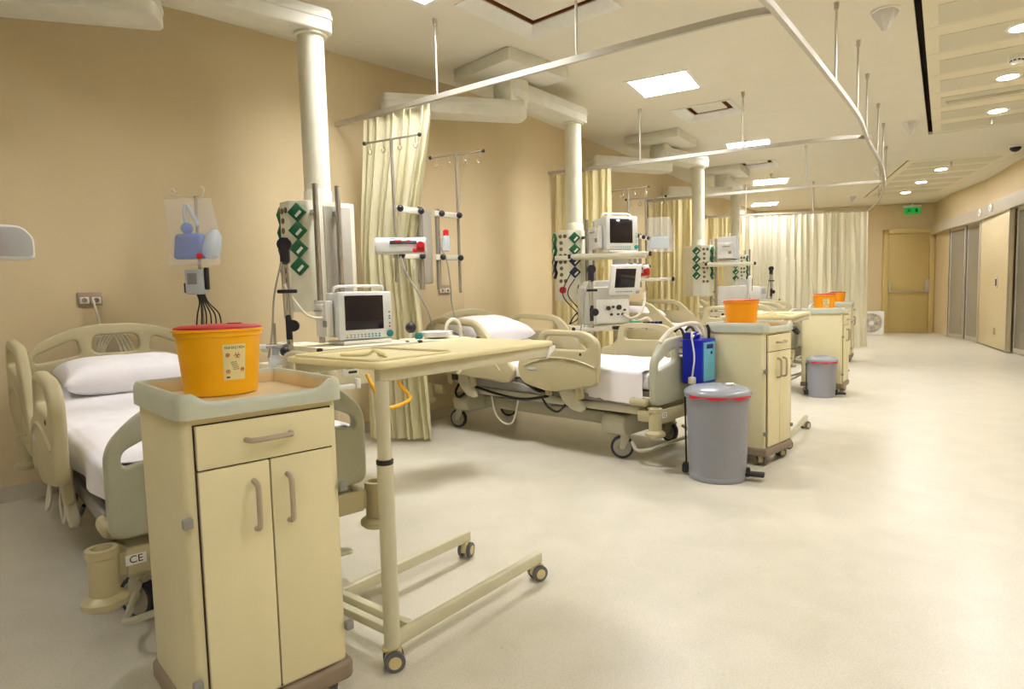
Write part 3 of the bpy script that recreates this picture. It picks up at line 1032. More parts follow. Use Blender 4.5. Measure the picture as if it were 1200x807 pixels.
def make_bed(loc, rz, lb, tilt=.1, lift=0., sheet=0):
    t = thing('hospital_bed', loc, rz, lb, 'bed', 'beige adjustable hospital beds')
    L = lift
    # boards
    hb = MB()
    holes = [round_poly([(-.13, .905 + L), (.13, .905 + L), (.13, 1.02 + L), (-.13, 1.02 + L)], .05, 5),
             round_poly([(.19, .90 + L), (.43, .86 + L), (.42, .915 + L), (.21, 1.005 + L)], .035, 5),
             round_poly([(-.19, .90 + L), (-.21, 1.005 + L), (-.42, .915 + L), (-.43, .86 + L)], .035, 5)]
    hb.prism(arch_board(.49, .52 + L, .90 + L, 1.03 + L, 1.09 + L, 0, 0), .05, .014, holes=holes, T=YZ(-2.0))
    hb.build('headboard', 'bed_plastic', t)
    fb = MB()
    holes = [round_poly([(-.14, .745 + L), (.14, .745 + L), (.14, .835 + L), (-.14, .835 + L)], .04, 5),
             round_poly([(.17, .72 + L), (.42, .665 + L), (.42, .72 + L), (.20, .82 + L)], .035, 5),
             round_poly([(-.17, .72 + L), (-.20, .82 + L), (-.42, .72 + L), (-.42, .665 + L)], .035, 5)]
    fb.prism(arch_board(.468, .43 + L, .745 + L, .87 + L, .89 + L, 0, 0), .05, .014, holes=holes, T=YZ(.33))
    fb.build('footboard', 'bed_plastic_grey', t)
    for s in (-1, 1):
        y = s * .535
        r = MB()
        o = [(-1.98, .60 + L, .06), (-1.99, .93 + L, .09), (-1.84, 1.03 + L, .1), (-1.3, 1.01 + L, .12), (-1.12, .84 + L, .12), (-.85, .60 + L, .06), (-.93, .50 + L, .06), (-1.75, .54 + L, .08)]
        h = [round_poly([(-1.88, .88 + L), (-1.28, .86 + L), (-1.34, .95 + L), (-1.82, .975 + L)], .04, 5)]
        r.prism(round_poly(o, .06, 6), .05, .016, holes=h, T=XZ(y))
        hr = r.build('head_rail', 'bed_plastic', t)
        MB().tube(smooth_path([(-1.86, y + s * .024, .72 + L), (-1.5, y + s * .026, .78 + L), (-1.2, y + s * .026, .74 + L), (-1.02, y + s * .024, .6 + L)], 5), .008, 6).build('raised_line', 'bed_plastic', hr)
        r = MB()
        o = [(-.84, .70 + L, .08), (-.62, .76 + L, .1), (-.60, .92 + L, .08), (-.50, .945 + L, .05), (-.15, .935 + L, .07), (-.04, .86 + L, .06), (-.06, .55 + L, .05), (-.16, .53 + L, .05), (-.5, .47 + L, .08), (-.8, .52 + L, .1)]
        h = [round_poly([(-.54, .80 + L), (-.16, .80 + L), (-.12, .835 + L), (-.26, .895 + L), (-.53, .895 + L)], .035, 5)]
        r.prism(round_poly(o, .06, 6), .05, .016, holes=h, T=XZ(y))
        fr = r.build('foot_rail', 'bed_plastic', t)
        MB().tube(smooth_path([(-.76, y + s * .024, .66 + L), (-.5, y + s * .027, .73 + L), (-.25, y + s * .027, .725 + L), (-.08, y + s * .024, .68 + L)], 5), .008, 6).build('raised_line', 'bed_plastic', fr)
        b = MB()
        b.prism([(-.67 + .045 * math.cos(2 * PI * k / 16), .64 + L + .012 * math.sin(2 * PI * k / 16)) for k in range(16)], .004, .001, T=XZ(y + s * .027))
        b.build('badge', 'device_grey', fr)
        b = MB()
        b.ball((-.2, y + s * .024, .77 + L), .012, (1, .4, 1), 8)
        b.build('lock_button', 'black', fr)
        # swing arms carrying the rails
        for x in (-1.6, -.45):
            a = MB()
            a.prism(round_poly([(x - .10, .56 + L), (x + .12, .56 + L), (x + .16, .45 + L), (x + .24, .37 + L), (x + .21, .33 + L), (x + .10, .35 + L), (x + .02, .43 + L), (x - .02, .50 + L)], .03, 4), .035, .008, T=XZ(y - s * .045))
            am = a.build('rail_arm', 'bed_frame', t)
            a = MB()
            a.prism(round_poly([(x + .15, .56 + L), (x + .21, .56 + L), (x + .23, .44 + L), (x + .17, .42 + L)], .02, 3), .03, .006, T=XZ(y - s * .035))
            a.build('arm_bracket', 'bed_plastic', am)
            a = MB()
            a.prism(round_poly([(x - .16, .55 + L), (x - .10, .55 + L), (x - .08, .43 + L), (x - .14, .43 + L)], .02, 3), .03, .006, T=XZ(y - s * .05))
            a.build('arm_bracket', 'bed_plastic', am)
            MB().box((x - .03, y - s * .02, .50 + L), (.08, .012, .05), .006).build('arm_latch', 'black', am)
    # mattress
    xs = [-1.95, -1.9, -1.5, -1.15, -1.0, -.85, -.4, .1, .26, .29]
    def top(x):
        return .655 + L + max(0, -1.02 - x) * math.tan(tilt)
    def prof(y, x, k):
        return y
    def fn(u, v):
        i = u * (len(xs) - 1)
        j = min(int(i), len(xs) - 2)
        x = xs[j] + (xs[j + 1] - xs[j]) * (i - j)
        a = 2 * PI * v
        cy, cz = math.cos(a), math.sin(a)
        ry = .44 * math.copysign(abs(cy) ** .25, cy)
        rz_ = .065 * math.copysign(abs(cz) ** .4, cz)
        if u in (0, 1):
            ry *= .97
            rz_ *= .7
        return (x, ry, top(x) - .065 + rz_)
    b = MB()
    b.grid(fn, 36, 48)
    for x, u in ((xs[0], 0.), (xs[-1], 1.)):
        b._new([fn(u, k / 48) for k in range(48)], [tuple(range(48))])
    b.build('mattress', 'sheet_white', t, ang=60)
    MB().box((-.32, 0, .505 + L), (1.3, .84, .04), .01).box((-1.45, 0, .51 + L + .45 * math.tan(tilt)), (.95, .84, .04), .01, R=Matrix.Rotation(tilt, 4, 'Y')).build('mattress_deck', 'deck_grey', t)
    # blow-moulded deck skirts seen below the rails
    for s in (-1, 1):
        b = MB()
        b.prism(round_poly([(-1.85, .50 + L), (-.9, .50 + L), (-.82, .47 + L), (-.7, .42 + L), (-.55, .47 + L), (.2, .49 + L), (.2, .42 + L), (-1.85, .44 + L)], .03), .03, .008, T=XZ(s * .44))
        b.build('deck_skirt', 'deck_grey', t)
        MB().box((-.62, s * .4, .385 + L), (1.75, .05, .06), .01).build('side_beam', 'bed_frame', t)
        MB().box((.22, s * .44, .45 + L), (.15, .08, .055), .024, seg=3).build('deck_corner', 'bed_plastic', t)
    MB().box((.24, 0, .37 + L), (.12, .84, .09), .012).build('end_beam', 'bed_frame', t)
    MB().box((-1.5, 0, .385 + L), (.1, .8, .07), .01).build('end_beam', 'bed_frame', t)
    # chassis
    MB().box((-.88, 0, .24), (1.5, .36, .1), .015).build('chassis', 'bed_frame', t)
    for x in (-.05, -1.72):
        b = MB()
        b.prism(round_poly([(-.37, .17), (.37, .17), (.40, .27), (.36, .33), (-.36, .33), (-.40, .27)], .03), .2, .015, T=YZ(x))
        b.build('cross_foot', 'bed_frame', t)
        b = MB()
        b.box((x - .28 if x > -1 else x + .28, 0, .35 + L / 2), (.16, .2, .26 + L), .02)
        b.build('lift_column', 'bed_frame', t)
    MB().box((-.9, .0, .40 + L), (.7, .6, .05), .01).box((-.95, -.3, .36 + L), (.5, .1, .08), .01).build('underframe_box', 'deck_grey', t)
    b = MB()
    for s in (-1, 1):
        b.tube(smooth_path([(.1, s * .36, .14), (.16, s * .4, .1), (.26, s * .42, .115), (.36, s * .34, .16), (.38, s * .2, .165), (.38, 0, .165)], 5), .013, 8)
    b.build('brake_bar', 'bed_frame', t)
    b = MB()
    b.tube(smooth_path([(-1.3, -.40, .42), (-1.22, -.43, .22), (-1.1, -.44, .14), (-1.0, -.44, .17), (-.95, -.42, .36)], 6), .008, 6)
    b.build('hand_control_cable', 'cable_white', t)
    b = MB()
    b.tube(smooth_path([(-1.8, -.3, .42), (-1.78, -.38, .34), (-1.7, -.41, .3), (-1.6, -.4, .36), (-1.5, -.36, .4)], 5), .012, 6)
    b.tube(smooth_path([(-1.5, -.42, .42), (-1.2, -.43, .38), (-.9, -.43, .36), (-.62, -.42, .41)], 5), .012, 6)
    b.tube(smooth_path([(-.7, -.42, .40), (-.62, -.44, .33), (-.52, -.44, .30), (-.45, -.43, .36)], 5), .009, 6)
    b.build('under_cables', 'black', t)
    # bumpers
    for x, s in ((.37, -1), (.37, 1), (-2.03, -1), (-2.03, 1)):
        b = MB()
        b.lathe([(.043, .27), (.043, .40), (.047, .405), (.047, .43), (.032, .432), (.028, .40)], (x, s * .495, L))
        b.lathe([(1e-7, .235), (.055, .237), (.068, .25), (.068, .265), (.05, .28), (.043, .282)], (x, s * .495, L))
        b.box(((x - .08 if x > 0 else x + .08), s * .44, .36 + L), (.16, .05, .08), .01)
        b.build('corner_bumper', 'bed_plastic', t)
    MB().box((.375, 0, .365 + L), (.02, .86, .09), .006).build('end_plate', 'bed_plastic', t)
    b = MB()
    b.box((.387, -.405, .372 + L), (.002, .06, .034))
    pl = b.build('marking_plate', 'white_plastic', t)
    MB().text('CE', .034, Matrix.Translation((.3885, -.405, .372 + L)) @ Matrix(((0, 0, 1, 0), (1, 0, 0, 0), (0, 1, 0, 0), (0, 0, 0, 1))), .0004).build('marking', 'black', pl)
    # castors
    for x, y, a in ((0., -.335, .5), (0., .335, -.2), (-1.8, -.335, .3), (-1.8, .335, .8)):
        M = Matrix.Translation((x, y, 0)) @ rot_z(a)
        c = MB(M)
        c.lathe([(.028, .15), (.036, .155), (.036, .185), (.02, .19)], (.02, 0, 0), 16)
        for s in (-1, 1):
            c.prism(round_poly([(-.018, .07), (.018, .07), (.06, .165), (-.01, .172)], .015), .008, .002, T=XZ(s * .028))
        k = c.build('castor', 'bed_frame', t)
        R = Matrix.Translation((0, 0, .085)) @ Matrix.Rotation(PI / 2, 4, 'X')
        MB(M).lathe([(.066, -.018), (.08, -.018), (.085, -.01), (.085, .01), (.08, .018), (.066, .018)], T=R, n=24, ring=True).build('tyre', 'tyre_blue', k)
        MB(M).lathe([(1e-7, -.02), (.02, -.02), (.03, -.012), (.066, -.016), (.066, .016), (.03, .012), (.02, .02), (1e-7, .02)], T=R, n=24).build('wheel_disc', 'wheel_grey', k)
    return t, top

def pillow(bed, top, lb, x=-1.66, y=0., sx=.25, sy=.36, h=.1, yaw=0., tilt=.1):
    t = None
    b = MB(Matrix.Translation((0, 0, 0)))
    def sh(u, v, s):
        a, c = 2 * u - 1, 2 * v - 1
        e = max(0, (1 - abs(a) ** 4)) ** .45 * max(0, (1 - abs(c) ** 4)) ** .45
        k = 1 - .07 * (1 - abs(a)) * abs(c) ** 3 - .0
        px, py = a * sx * (1 - .06 * abs(c) ** 2 * 0), c * sy
        px *= 1 - .06 * (1 - c * c)
        py *= 1 - .05 * (1 - a * a)
        wr = .006 * noise.noise(V((px * 14, py * 9, s * 3 + 1))) + .004 * noise.noise(V((px * 30, py * 12, s)))
        return (px, py, s * (h * e + wr * e) + .0)
    for s in (1, -1):
        b.grid(lambda u, v: sh(u, v, s), 26, 32)
    M = ROOTM[bed.name]
    L0 = V((x, y, top(x) + h * .82))
    o = b.build('pillow', 'sheet_white', None, ang=180)
    o.matrix_world = M @ Matrix.Translation(L0) @ Matrix.Rotation(tilt, 4, 'Y') @ rot_z(yaw)
    tag(o, lb, 'pillow', 'white pillows')
    return o

def sheet(bed, top, lb, x0, x1, hang_near, hang_far, fold=None, seed=0, jag=0.):
    """cloth lying over the mattress, hanging down both long sides"""
    W = .452
    tot = hang_near + 2 * W + hang_far
    def fn(u, v):
        x = x0 + (x1 - x0) * u
        s = v * tot
        lift_ = .008
        hn = hang_near
        if s < hn:
            y = -W - .008 - .012 * math.sin(x * 14 + seed) * (hn - s) / max(hn, .01)
            z = top(x) - (hn - s) * (1 + jag * (u - .5))
        elif s > hn + 2 * W:
            y = W + .008
            z = top(x) - (s - hn - 2 * W)
        else:
            y = s - hn - W
            z = top(x)
            edge = min(s - hn, hn + 2 * W - s)
            z -= .02 * max(0, 1 - edge / .03) ** 2
        wv = .006 * noise.noise(V((x * 6, y * 4, seed))) + .004 * noise.noise(V((x * 18, y * 11, seed + 3)))
        z += lift_ + wv + (.012 * math.exp(-((x - fold) / .02) ** 2) if fold else 0)
        return (x, y, z)
    M = ROOTM[bed.name]
    o = MB().grid(fn, 60, 70).build('bed_sheet', 'sheet_white', None, ang=180)
    md = o.modifiers.new('thickness', 'SOLIDIFY')
    md.thickness = .004
    md.offset = 1
    o.matrix_world = M
    tag(o, lb, 'bed sheet', 'white bed sheets')
    return o

A2 = math.atan2(-.69, .72)
A1 = A2 - math.radians(3.9)
B1, top1 = make_bed((-1.212, 2.556, 0), A1, 'beige hospital bed nearest the camera behind the front cabinet', tilt=.09)
B2, top2 = make_bed((1.02, 4.745, 0), A2, 'beige hospital bed in the second bay with the blue pump on its footboard', tilt=.24)
B3, top3 = make_bed((3.14, 7.71, 0), math.radians(-34.5), 'beige hospital bed in the third bay behind the second bed', tilt=.15, lift=.08)
B4, top4 = make_bed((4.63, 10.39, 0), math.radians(-31), 'farthest beige hospital bed in front of the long pale curtain', tilt=.1, lift=.07)
pillow(B1, top1, 'white pillow on the nearest bed', tilt=.09)
pillow(B2, top2, 'white pillow on the raised head of the second bed', x=-1.68, tilt=.24)
pillow(B3, top3, 'white pillow on the third bed', tilt=.15)
pillow(B4, top4, 'white pillow on the farthest bed', tilt=.1)
sheet(B1, top1, 'white sheet tucked over the nearest bed with a crease across it', -1.3, .26, .12, .12, fold=-.55, seed=1)
sheet(B2, top2, 'white sheet hanging over the side at the foot of the second bed', -.75, .25, .21, .08, fold=-.1, seed=2, jag=.25)
sheet(B3, top3, 'white sheet on the third bed', -1.2, .2, .1, .1, seed=3)
sheet(B4, top4, 'white sheet on the farthest bed', -1.2, .2, .1, .1, seed=4)

# ================================================================= PEDAL BINS
def make_bin(loc, rz, lb, r=.2, h=.545, liner=1):
    t = thing('pedal_bin', loc, rz, lb, 'bin', 'grey pedal bins')
    MB().lathe([(r * .88, 0), (r * .9, .006), (r * .9, .03), (r * .885, .034), (r * .97, h - .02), (r * 1.02, h - .018), (r * 1.02, h)], n=40).build('bucket', 'bin_grey', t)
    MB().lathe([(r * 1.04, h + .004), (r * 1.05, h + .012), (r * 1.02, h + .026), (r * .86, h + .044), (r * .5, h + .058), (1e-7, h + .062)], n=40).build('lid', 'bin_lid', t)
    b = MB()
    for k in range(30):
        pass
    def fn(u, v):
        a = (1.5 if liner == 2 else 3.9) + u * 2.2
        return ((r * 1.03 + .004 * v) * math.cos(a), (r * 1.03 + .004 * v) * math.sin(a), h - .0 - .014 * v * (.4 + abs(math.sin(u * 9 + 1))) + .004)
    b.grid(fn, 24, 2)
    b.build('bag_edge', 'liner_red', t, ang=180)
    MB().box((r * .95 + .03, 0, .04), (.13, .075, .022), .008).box((r * .85, 0, .05), (.06, .05, .06), .01).build('pedal', 'black', t)
    MB().cyl((-r * .98, 0, .05), (-r * 1.02, 0, h - .02), .006, n=8).box((-r * .98, 0, .045), (.05, .06, .06), .01).build('hinge_rod', 'black', t)
    return t
make_bin((1.31, 3.98, 0), -.45, 'large grey pedal bin with a red bag edge in front of the blue pump', .2, .545)
make_bin((3.44, 6.92, 0), -.35, 'small grey pedal bin in front of the third cabinet', .155, .395, 1)
# small white cap left on the lid of the large bin
t = thing('crumpled_wrapper', (1.37, 3.92, .6), .3, 'small crumpled white wrapper lying on the lid of the large bin', 'litter')
b = MB()
for k in range(5):
    b.ball((random.uniform(-.02, .02), random.uniform(-.015, .015), .012), .016, (1.2, .8, .7), 8)
b.build('wrapper', 'white_plastic', t)
# black valve lever sticking out by the small bin
t = thing('wall_lever', (3.18, 7.0, .72), .6, 'black lever object above the small grey bin', 'handle')
MB().box((0, 0, .02), (.12, .05, .05), .012, R=Matrix.Rotation(.6, 4, 'Y')).build('grip', 'black', t)
MB().cyl((.03, 0, .02), (.22, .16, .04), .012).build('stem', 'black', t)

# ================================================================= AIR PUMP ON FOOTBOARD
t = thing('air_pump', tuple(ROOTM[B2.name] @ V((.375, -.055, .56))), A2, 'blue mattress air pump hung on the footboard of the second bed', 'pump')
MB().prism(round_poly([(-.10, 0), (.10, 0), (.10, .31), (-.10, .31)], .012), .15, .006, T=YZ(.085)).build('case', 'pump_blue', t)
MB().box((.163, 0, .155), (.008, .17, .27), .003).build('front_panel', 'pump_cyan', t)
MB().box((.168, 0, .26), (.003, .09, .03)).ball((.169, .02, .215), .012, (.4, 1, 1), 10).build('dial', 'pump_blue_dark', t)
MB().box((.06, -.07, .335), (.08, .04, .05), .01).box((.06, 0, .335), (.06, .04, .05), .01).build('valve_block', 'pump_blue', t)
for y in (-.08, .08):
    MB().tube(smooth_path([(.02, y, .3), (.0, y, .37), (-.03, y, .385), (-.06, y, .36)], 5), .01, 6).build('hanger_hook', 'black', t)
MB().tube(smooth_path([(.12, .08, .31), (.115, .085, .37), (.1, .09, .4)], 4), .011, 8).build('power_plug', 'black', t)
b = MB()
b.tube(smooth_path([(.10, .05, .32), (.08, .03, .40), (.04, -.06, .42), (-.02, -.2, .38), (-.05, -.3, .3)], 6), .014, 8)
b.tube(smooth_path([(.09, .02, .33), (.05, -.02, .41), (0, -.12, .41), (-.04, -.26, .33)], 6), .012, 8)
b.tube(smooth_path([(.08, -.05, .35), (.1, -.13, .36), (.12, -.16, .33), (.09, -.08, .34), (.1, .0, .35)], 6), .007, 6)
b.tube(smooth_path([(.09, -.12, .34), (.12, -.135, .2), (.11, -.135, .1), (.1, -.13, .05)], 6), .006, 6)
b.box((.1, -.13, .03), (.05, .035, .05), .01)
b.build('air_hose', 'cable_white', t)

# ================================================================= CEILING PENDANTS
def service_head(root, p, z0, z1, rz, four=True):
    """gas and power column head: chamfered box with sockets; faces -y locally"""
    M = Matrix.Translation((p[0], p[1], 0)) @ rot_z(rz)
    b = MB(M)
    out = round_poly([(-.065, -.25, .01), (.065, -.25, .01), (.16, -.165, .02), (.16, .2, .05), (-.16, .2, .05), (-.16, -.165, .02)], .02, 3)
    b.prism(out, z1 - z0, .004, T=Matrix.Translation((0, 0, (z0 + z1) / 2)))
    hd = b.build('service_head', 'pendant_white', root, world=True)
    H = z1 - z0
    # side cover
    b = MB(M)
    b.box((.162, .05, (z0 + z1) / 2), (.008, .2, H - .06), .003)
    b.build('cover_plate', 'pendant_grey', hd, world=True)
    for k in range(8):
        z = z1 - .06 - k * .066
        xs = (-.028, .028) if k in (0, 3, 4, 7) else (-.02,)
        for x in xs:
            T = Matrix.Translation((x, -.25, z)) @ Matrix.Rotation(PI / 2, 4, 'X')
            b = MB(M)
            b.use('socket_ring').lathe([(.02, 0), (.02, .006), (.014, .007)], T=T, n=12)
            b.use('socket_dark').lathe([(.014, .003), (1e-7, .003)], T=T, n=12)
            b.build('gas_socket', None, hd, world=True)
    for s in (-1, 1):
        a = math.atan2(.085, .095) * s
        for k in range(4):
            z = z1 - .08 - k * .118
            T = Matrix.Translation((s * .1125, -.2075, z)) @ rot_z(a) @ Matrix.Translation((0, -.012, 0))
            b = MB(M @ T)
            b.box((0, 0, 0), (.088, .03, .088), .004, R=Matrix.Rotation(PI / 4, 4, 'Y'))
            o = b.build('power_outlet', 'green' if k < 2 else ('green' if four else 'dark_blue'), hd, world=True)
            MB(M @ T).box((.012, -.016, -.012), (.05, .004, .018), R=Matrix.Rotation(-PI / 4, 4, 'Y')).build('outlet_strip', 'white_plastic', o, world=True)
    if not four:
        T = Matrix.Translation((0, -.25, z0 + .12)) @ Matrix.Rotation(PI / 2, 4, 'X')
        MB(M).lathe([(.035, 0), (.035, .03), (.02, .035), (1e-7, .036)], T=T, n=16).build('red_valve', 'red', hd, world=True)
    # steel tubes on the side face
    for y in (-.13, .03):
        b = MB(M)
        b.cyl((.215, y, z0 - .42), (.215, y, z1 + .1), .019, n=16)
        b.box((.19, y, z1 - .08), (.06, .03, .03)).box((.19, y, z0 + .06), (.06, .03, .03))
        b.build('mounting_tube', 'steel', root, world=True)
    return M

def arm_bar(b, p, q, zc, w_, h):
    p, q = V(p), V(q)
    d = q - p
    a = math.atan2(d.y, d.x)
    m_ = (p + q) / 2
    L = d.length
    T = Matrix.Translation((m_.x, m_.y, zc)) @ rot_z(a)
    o = round_poly([(-L / 2 - w_ / 2, -w_ / 2), (L / 2 + w_ / 2, -w_ / 2), (L / 2 + w_ / 2, w_ / 2), (-L / 2 - w_ / 2, w_ / 2)], .07, 4)
    b.prism(o, h, .012, T=T)
    o2 = round_poly([(-L / 2 - w_ / 2 - .006, -w_ / 2 - .006), (L / 2 + w_ / 2 + .006, -w_ / 2 - .006), (L / 2 + w_ / 2 + .006, w_ / 2 + .006), (-L / 2 - w_ / 2 - .006, w_ / 2 + .006)], .07, 4)
    b.prism(o2, .03, .004, T=T @ Matrix.Translation((0, 0, .02)))

def pendant(hub, beta, rcol, lend, head_rz, lb, four=True, plate=True):
    root = thing('ceiling_pendant', (hub[0], hub[1], CEIL), 0, lb, 'medical pendant', 'ceiling mounted medical supply pendants')
    if plate:
        MB().box((hub[0], hub[1], CEIL - .055), (.76, .74, .11), .012, rz=beta).build('ceiling_plate', 'pendant_arm', root, world=True)
    b = MB()
    b.box((hub[0], hub[1], 3.08), (.24, .24, .22), .02, rz=beta)
    b.lathe([(.12, 2.975), (.13, 2.98), (.13, 3.0), (.12, 3.005)], (hub[0], hub[1], 0))
    b.build('hub', 'pendant_white', root, world=True)
    b = MB()
    arm_bar(b, hub, rcol, 3.08, .25, .15)
    b.build('upper_arm', 'pendant_arm', root, world=True)
    b = MB()
    arm_bar(b, hub, lend, 2.91, .25, .15)
    b.build('lower_arm', 'pendant_arm', root, world=True)
    b = MB()
    b.cyl((rcol[0], rcol[1], 1.86), (rcol[0], rcol[1], 3.01), .088, n=28)
    b.lathe([(.092, 1.86), (.094, 1.87), (.094, 1.95), (.087, 1.96)], (rcol[0], rcol[1], 0))
    b.lathe([(.09, 2.985), (.11, 2.99), (.11, 3.01)], (rcol[0], rcol[1], 0))
    b.build('column', 'pendant_white', root, world=True)
    M = service_head(root, rcol, 1.13, 1.865, head_rz, four)
    return root, M

PEND = []
W2 = math.radians(-46)      # outlet face normal for the bays in front: points left of the camera
spec = [((-2.12, 3.75), .77, (-1.32, 4.41), (-3.05, 3.47), -.80, 'white ceiling pendant of the first bay with green power outlets', True),
        ((.05, 5.97), .77, (.70, 6.78), (-.98, 5.70), -.62, 'white ceiling pendant of the second bay carrying two stacked monitors', False),
        ((2.1, 8.72), .97, (2.79, 9.34), (1.2, 8.35), .12, 'white ceiling pendant of the third bay with two columns of green outlets', True),
        ((3.74, 11.08), 1.03, (4.28, 11.97), (2.8, 10.9), .2, 'farthest white ceiling pendant in front of the long pale curtain', True)]
for hub, be, rc, le, hz, lb, four in spec:
    PEND.append(pendant(hub, be, rc, le, hz, lb, four))

# ---- left-hand infusion drops
def iv_pole(root, x, y, z0, z1, zt, a, half=.255):
    MB().cyl((x, y, z0), (x, y, z1), .0125, n=12).build('infusion_pole', 'steel', root, world=True)
    d = V((math.cos(a), math.sin(a), 0))
    c = V((x, y, z1))
    b = MB()
    b.cyl(c - d * half, c + d * half, .008, n=8)
    tb = b.build('hook_bar', 'steel', root, world=True)
    b = MB()
    for s in (-1, 1):
        b.ball(c + d * half * s, .016, n=10)
    b.build('end_cap', 'black', tb, world=True)
    for k in (-.8, -.3, .3, .85):
        p = c + d * half * k
        b = MB()
        b.tube([p + V((0, 0, -.005)), p + V((0, 0, -.05))], .003, 5)
        b.tube([p + V((0, 0, -.05)) + d * .018 * math.sin(q) + V((0, 0, -.02 + .02 * math.cos(q))) for q in [5.2 * j / 10 for j in range(11)]], .003, 5)
        b.build('hook', 'steel', tb, world=True)

def knob(root, x, y, z):
    b = MB()
    b.ball((x, y, z), .026, (1, 1, 1), 10)
    b.cyl((x, y, z), (x - .02, y + .05, z), .012, n=8)
    b.build('clamp_knob', 'navy_black', root, world=True)

def drop(col, zc, beta, lb, tubes, poles, rails, box):
    root = thing('infusion_pendant', (col[0], col[1], 2.7), 0, lb, 'medical pendant', 'infusion pendants with steel poles')
    MB().cyl((col[0], col[1], zc), (col[0], col[1], 2.71), .075, n=24).build('column', 'pendant_white', root, world=True)
    MB().box((box[0], box[1], (1.32 + 1.92) / 2), (box[2], box[3], .6), .015, rz=beta).build('service_head', 'pendant_grey', root, world=True)
    for x, y in tubes:
        MB().cyl((x, y, 1.27), (x, y, 1.93), .02, n=16).build('mounting_tube', 'steel', root, world=True)
    for x, y, z0, z1, a in poles:
        iv_pole(root, x, y, z0, z1, z1, a)
    for (p, q) in rails:
        p, q = V(p), V(q)
        for z in (1.89, 1.535):
            d = q - p
            MB().box(((p.x + q.x) / 2, (p.y + q.y) / 2, z), (d.length + .06, .02, .045), .004, rz=math.atan2(d.y, d.x)).build('cross_rail', 'pendant_arm', root, world=True)
            n = V((d.y, -d.x)).normalized() * .03
            for k in (.12, .95):
                s = p + d * k + n
                knob(root, s.x, s.y, z)
    return root
def bayM(hub, beta):
    return Matrix.Translation((hub[0], hub[1], 0)) @ rot_z(beta)
ID2 = drop((-.9, 5.52), 1.9, .77, 'steel infusion poles and rails of the second bay beside the gathered curtain',
           [(-.71, 5.08), (-.59, 5.22)], [(-.87, 4.82, 1.33, 2.40, -.46), (-.43, 5.38, 1.24, 2.40, -.43)],
           [((-.87, 4.84), (-.71, 5.06)), ((-.59, 5.2), (-.43, 5.38))], (-.785, 5.295, .13, .3))
MB().tube([(-.98, 5.6, 2.7), (-.9, 5.52, 2.69)], .07, 12).build('pivot', 'pendant_white', ID2, world=True)
Mr = Matrix.Translation((2.1, 8.72, 0)) @ rot_z(.2) @ Matrix.Translation((-.05, -5.97, 0))
def tr(p):
    v = Mr @ V((p[0], p[1], 0))
    return (v.x, v.y)
ID3 = drop(tr((-.92, 5.62)), 1.9, .97, 'steel infusion poles of the third bay above the second bed',
           [tr((-.71, 5.08)), tr((-.59, 5.22))], [(*tr((-.87, 4.9)), 1.33, 2.42, -.6), (*tr((-.43, 5.40)), 1.24, 2.40, -.45)],
           [(tr((-.87, 4.92)), tr((-.71, 5.06))), (tr((-.59, 5.2)), tr((-.43, 5.38)))], (*tr((-.785, 5.295)), .13, .3))
# first bay: drop sits just outside the frame on the left; its short third arm tip shows
ID1 = thing('infusion_pendant', (-3.05, 3.5, 2.7), 0, 'second lower pendant arm whose tip enters at the top left corner', 'medical pendant', 'infusion pendants with steel poles')
b = MB()
arm_bar(b, (-3.05, 3.47), (-3.75, 3.3), 2.6, .22, .13)
b.build('arm', 'pendant_arm', ID1, world=True)
MB().cyl((-3.05, 3.47, 2.6), (-3.05, 3.47, 2.72), .09, n=20).build('pivot', 'pendant_white', ID1, world=True)
MB().cyl((-3.72, 3.31, 1.3), (-3.72, 3.31, 2.55), .075, n=20).build('column', 'pendant_white', ID1, world=True)

# ================================================================= DEVICES
def syringe_pump(M, lb):
    loc = M.to_translation()
    t = thing('infusion_pump', tuple(loc), M.to_euler().z, lb, 'pump', 'white infusion pumps with red clamps')
    b = MB()
    b.prism(round_poly([(-.055, -.06), (.06, -.06), (.06, .0), (.03, .055), (-.04, .062), (-.06, .03)], .02, 4), .38, .01, T=YZ(0) if False else Matrix(((0, 0, 1, 0), (1, 0, 0, 0), (0, 1, 0, 0), (0, 0, 0, 1))))
    b.build('case', 'pump_body', t)
    MB().box((.02, -.05, .032), (.2, .012, .05), .004, R=Matrix.Rotation(-.5, 4, 'X')).build('display', 'navy_black', t)
    MB().box((-.02, -.059, .032), (.06, .003, .012), R=Matrix.Rotation(-.5, 4, 'X')).box((.06, -.059, .032), (.025, .003, .01), R=Matrix.Rotation(-.5, 4, 'X')).build('digits', 'led_red', t)
    MB().box((.15, -.085, -.02), (.06, .05, .07), .012).box((.11, -.08, -.04), (.04, .03, .03), .008).cyl((.15, -.1, .0), (.15, -.125, .0), .022, n=12).build('pole_clamp', 'red', t)
    MB().box((-.16, 0, 0), (.06, .11, .1), .02).build('end_cover', 'white_plastic', t)
    return t
syringe_pump(Matrix.Translation((-.82, 4.78, 1.60)) @ rot_z(.1), 'white infusion pump with red clamp on the steel pole in front of the curtain')
t = thing('infusion_pump', (-2.32, 2.88, 1.5), .75, 'white infusion pump cut off at the left edge of the frame', 'pump', 'white infusion pumps with red clamps')
b = MB()
b.prism(round_poly([(-.3, -.075), (.12, -.075), (.12, .02, .02), (.08, .075, .05), (-.3, .085)], .02, 5), .16, .012, T=XZ(0))
b.build('case', 'white_plastic', t)
b = MB()
b.prism(round_poly([(-.14, -.065), (.112, -.065), (.112, .02, .02), (.075, .066, .05), (-.09, .062), (-.14, .02)], .02, 5), .004, .001, T=XZ(-.083))
b.build('side_panel', 'device_grey', t)
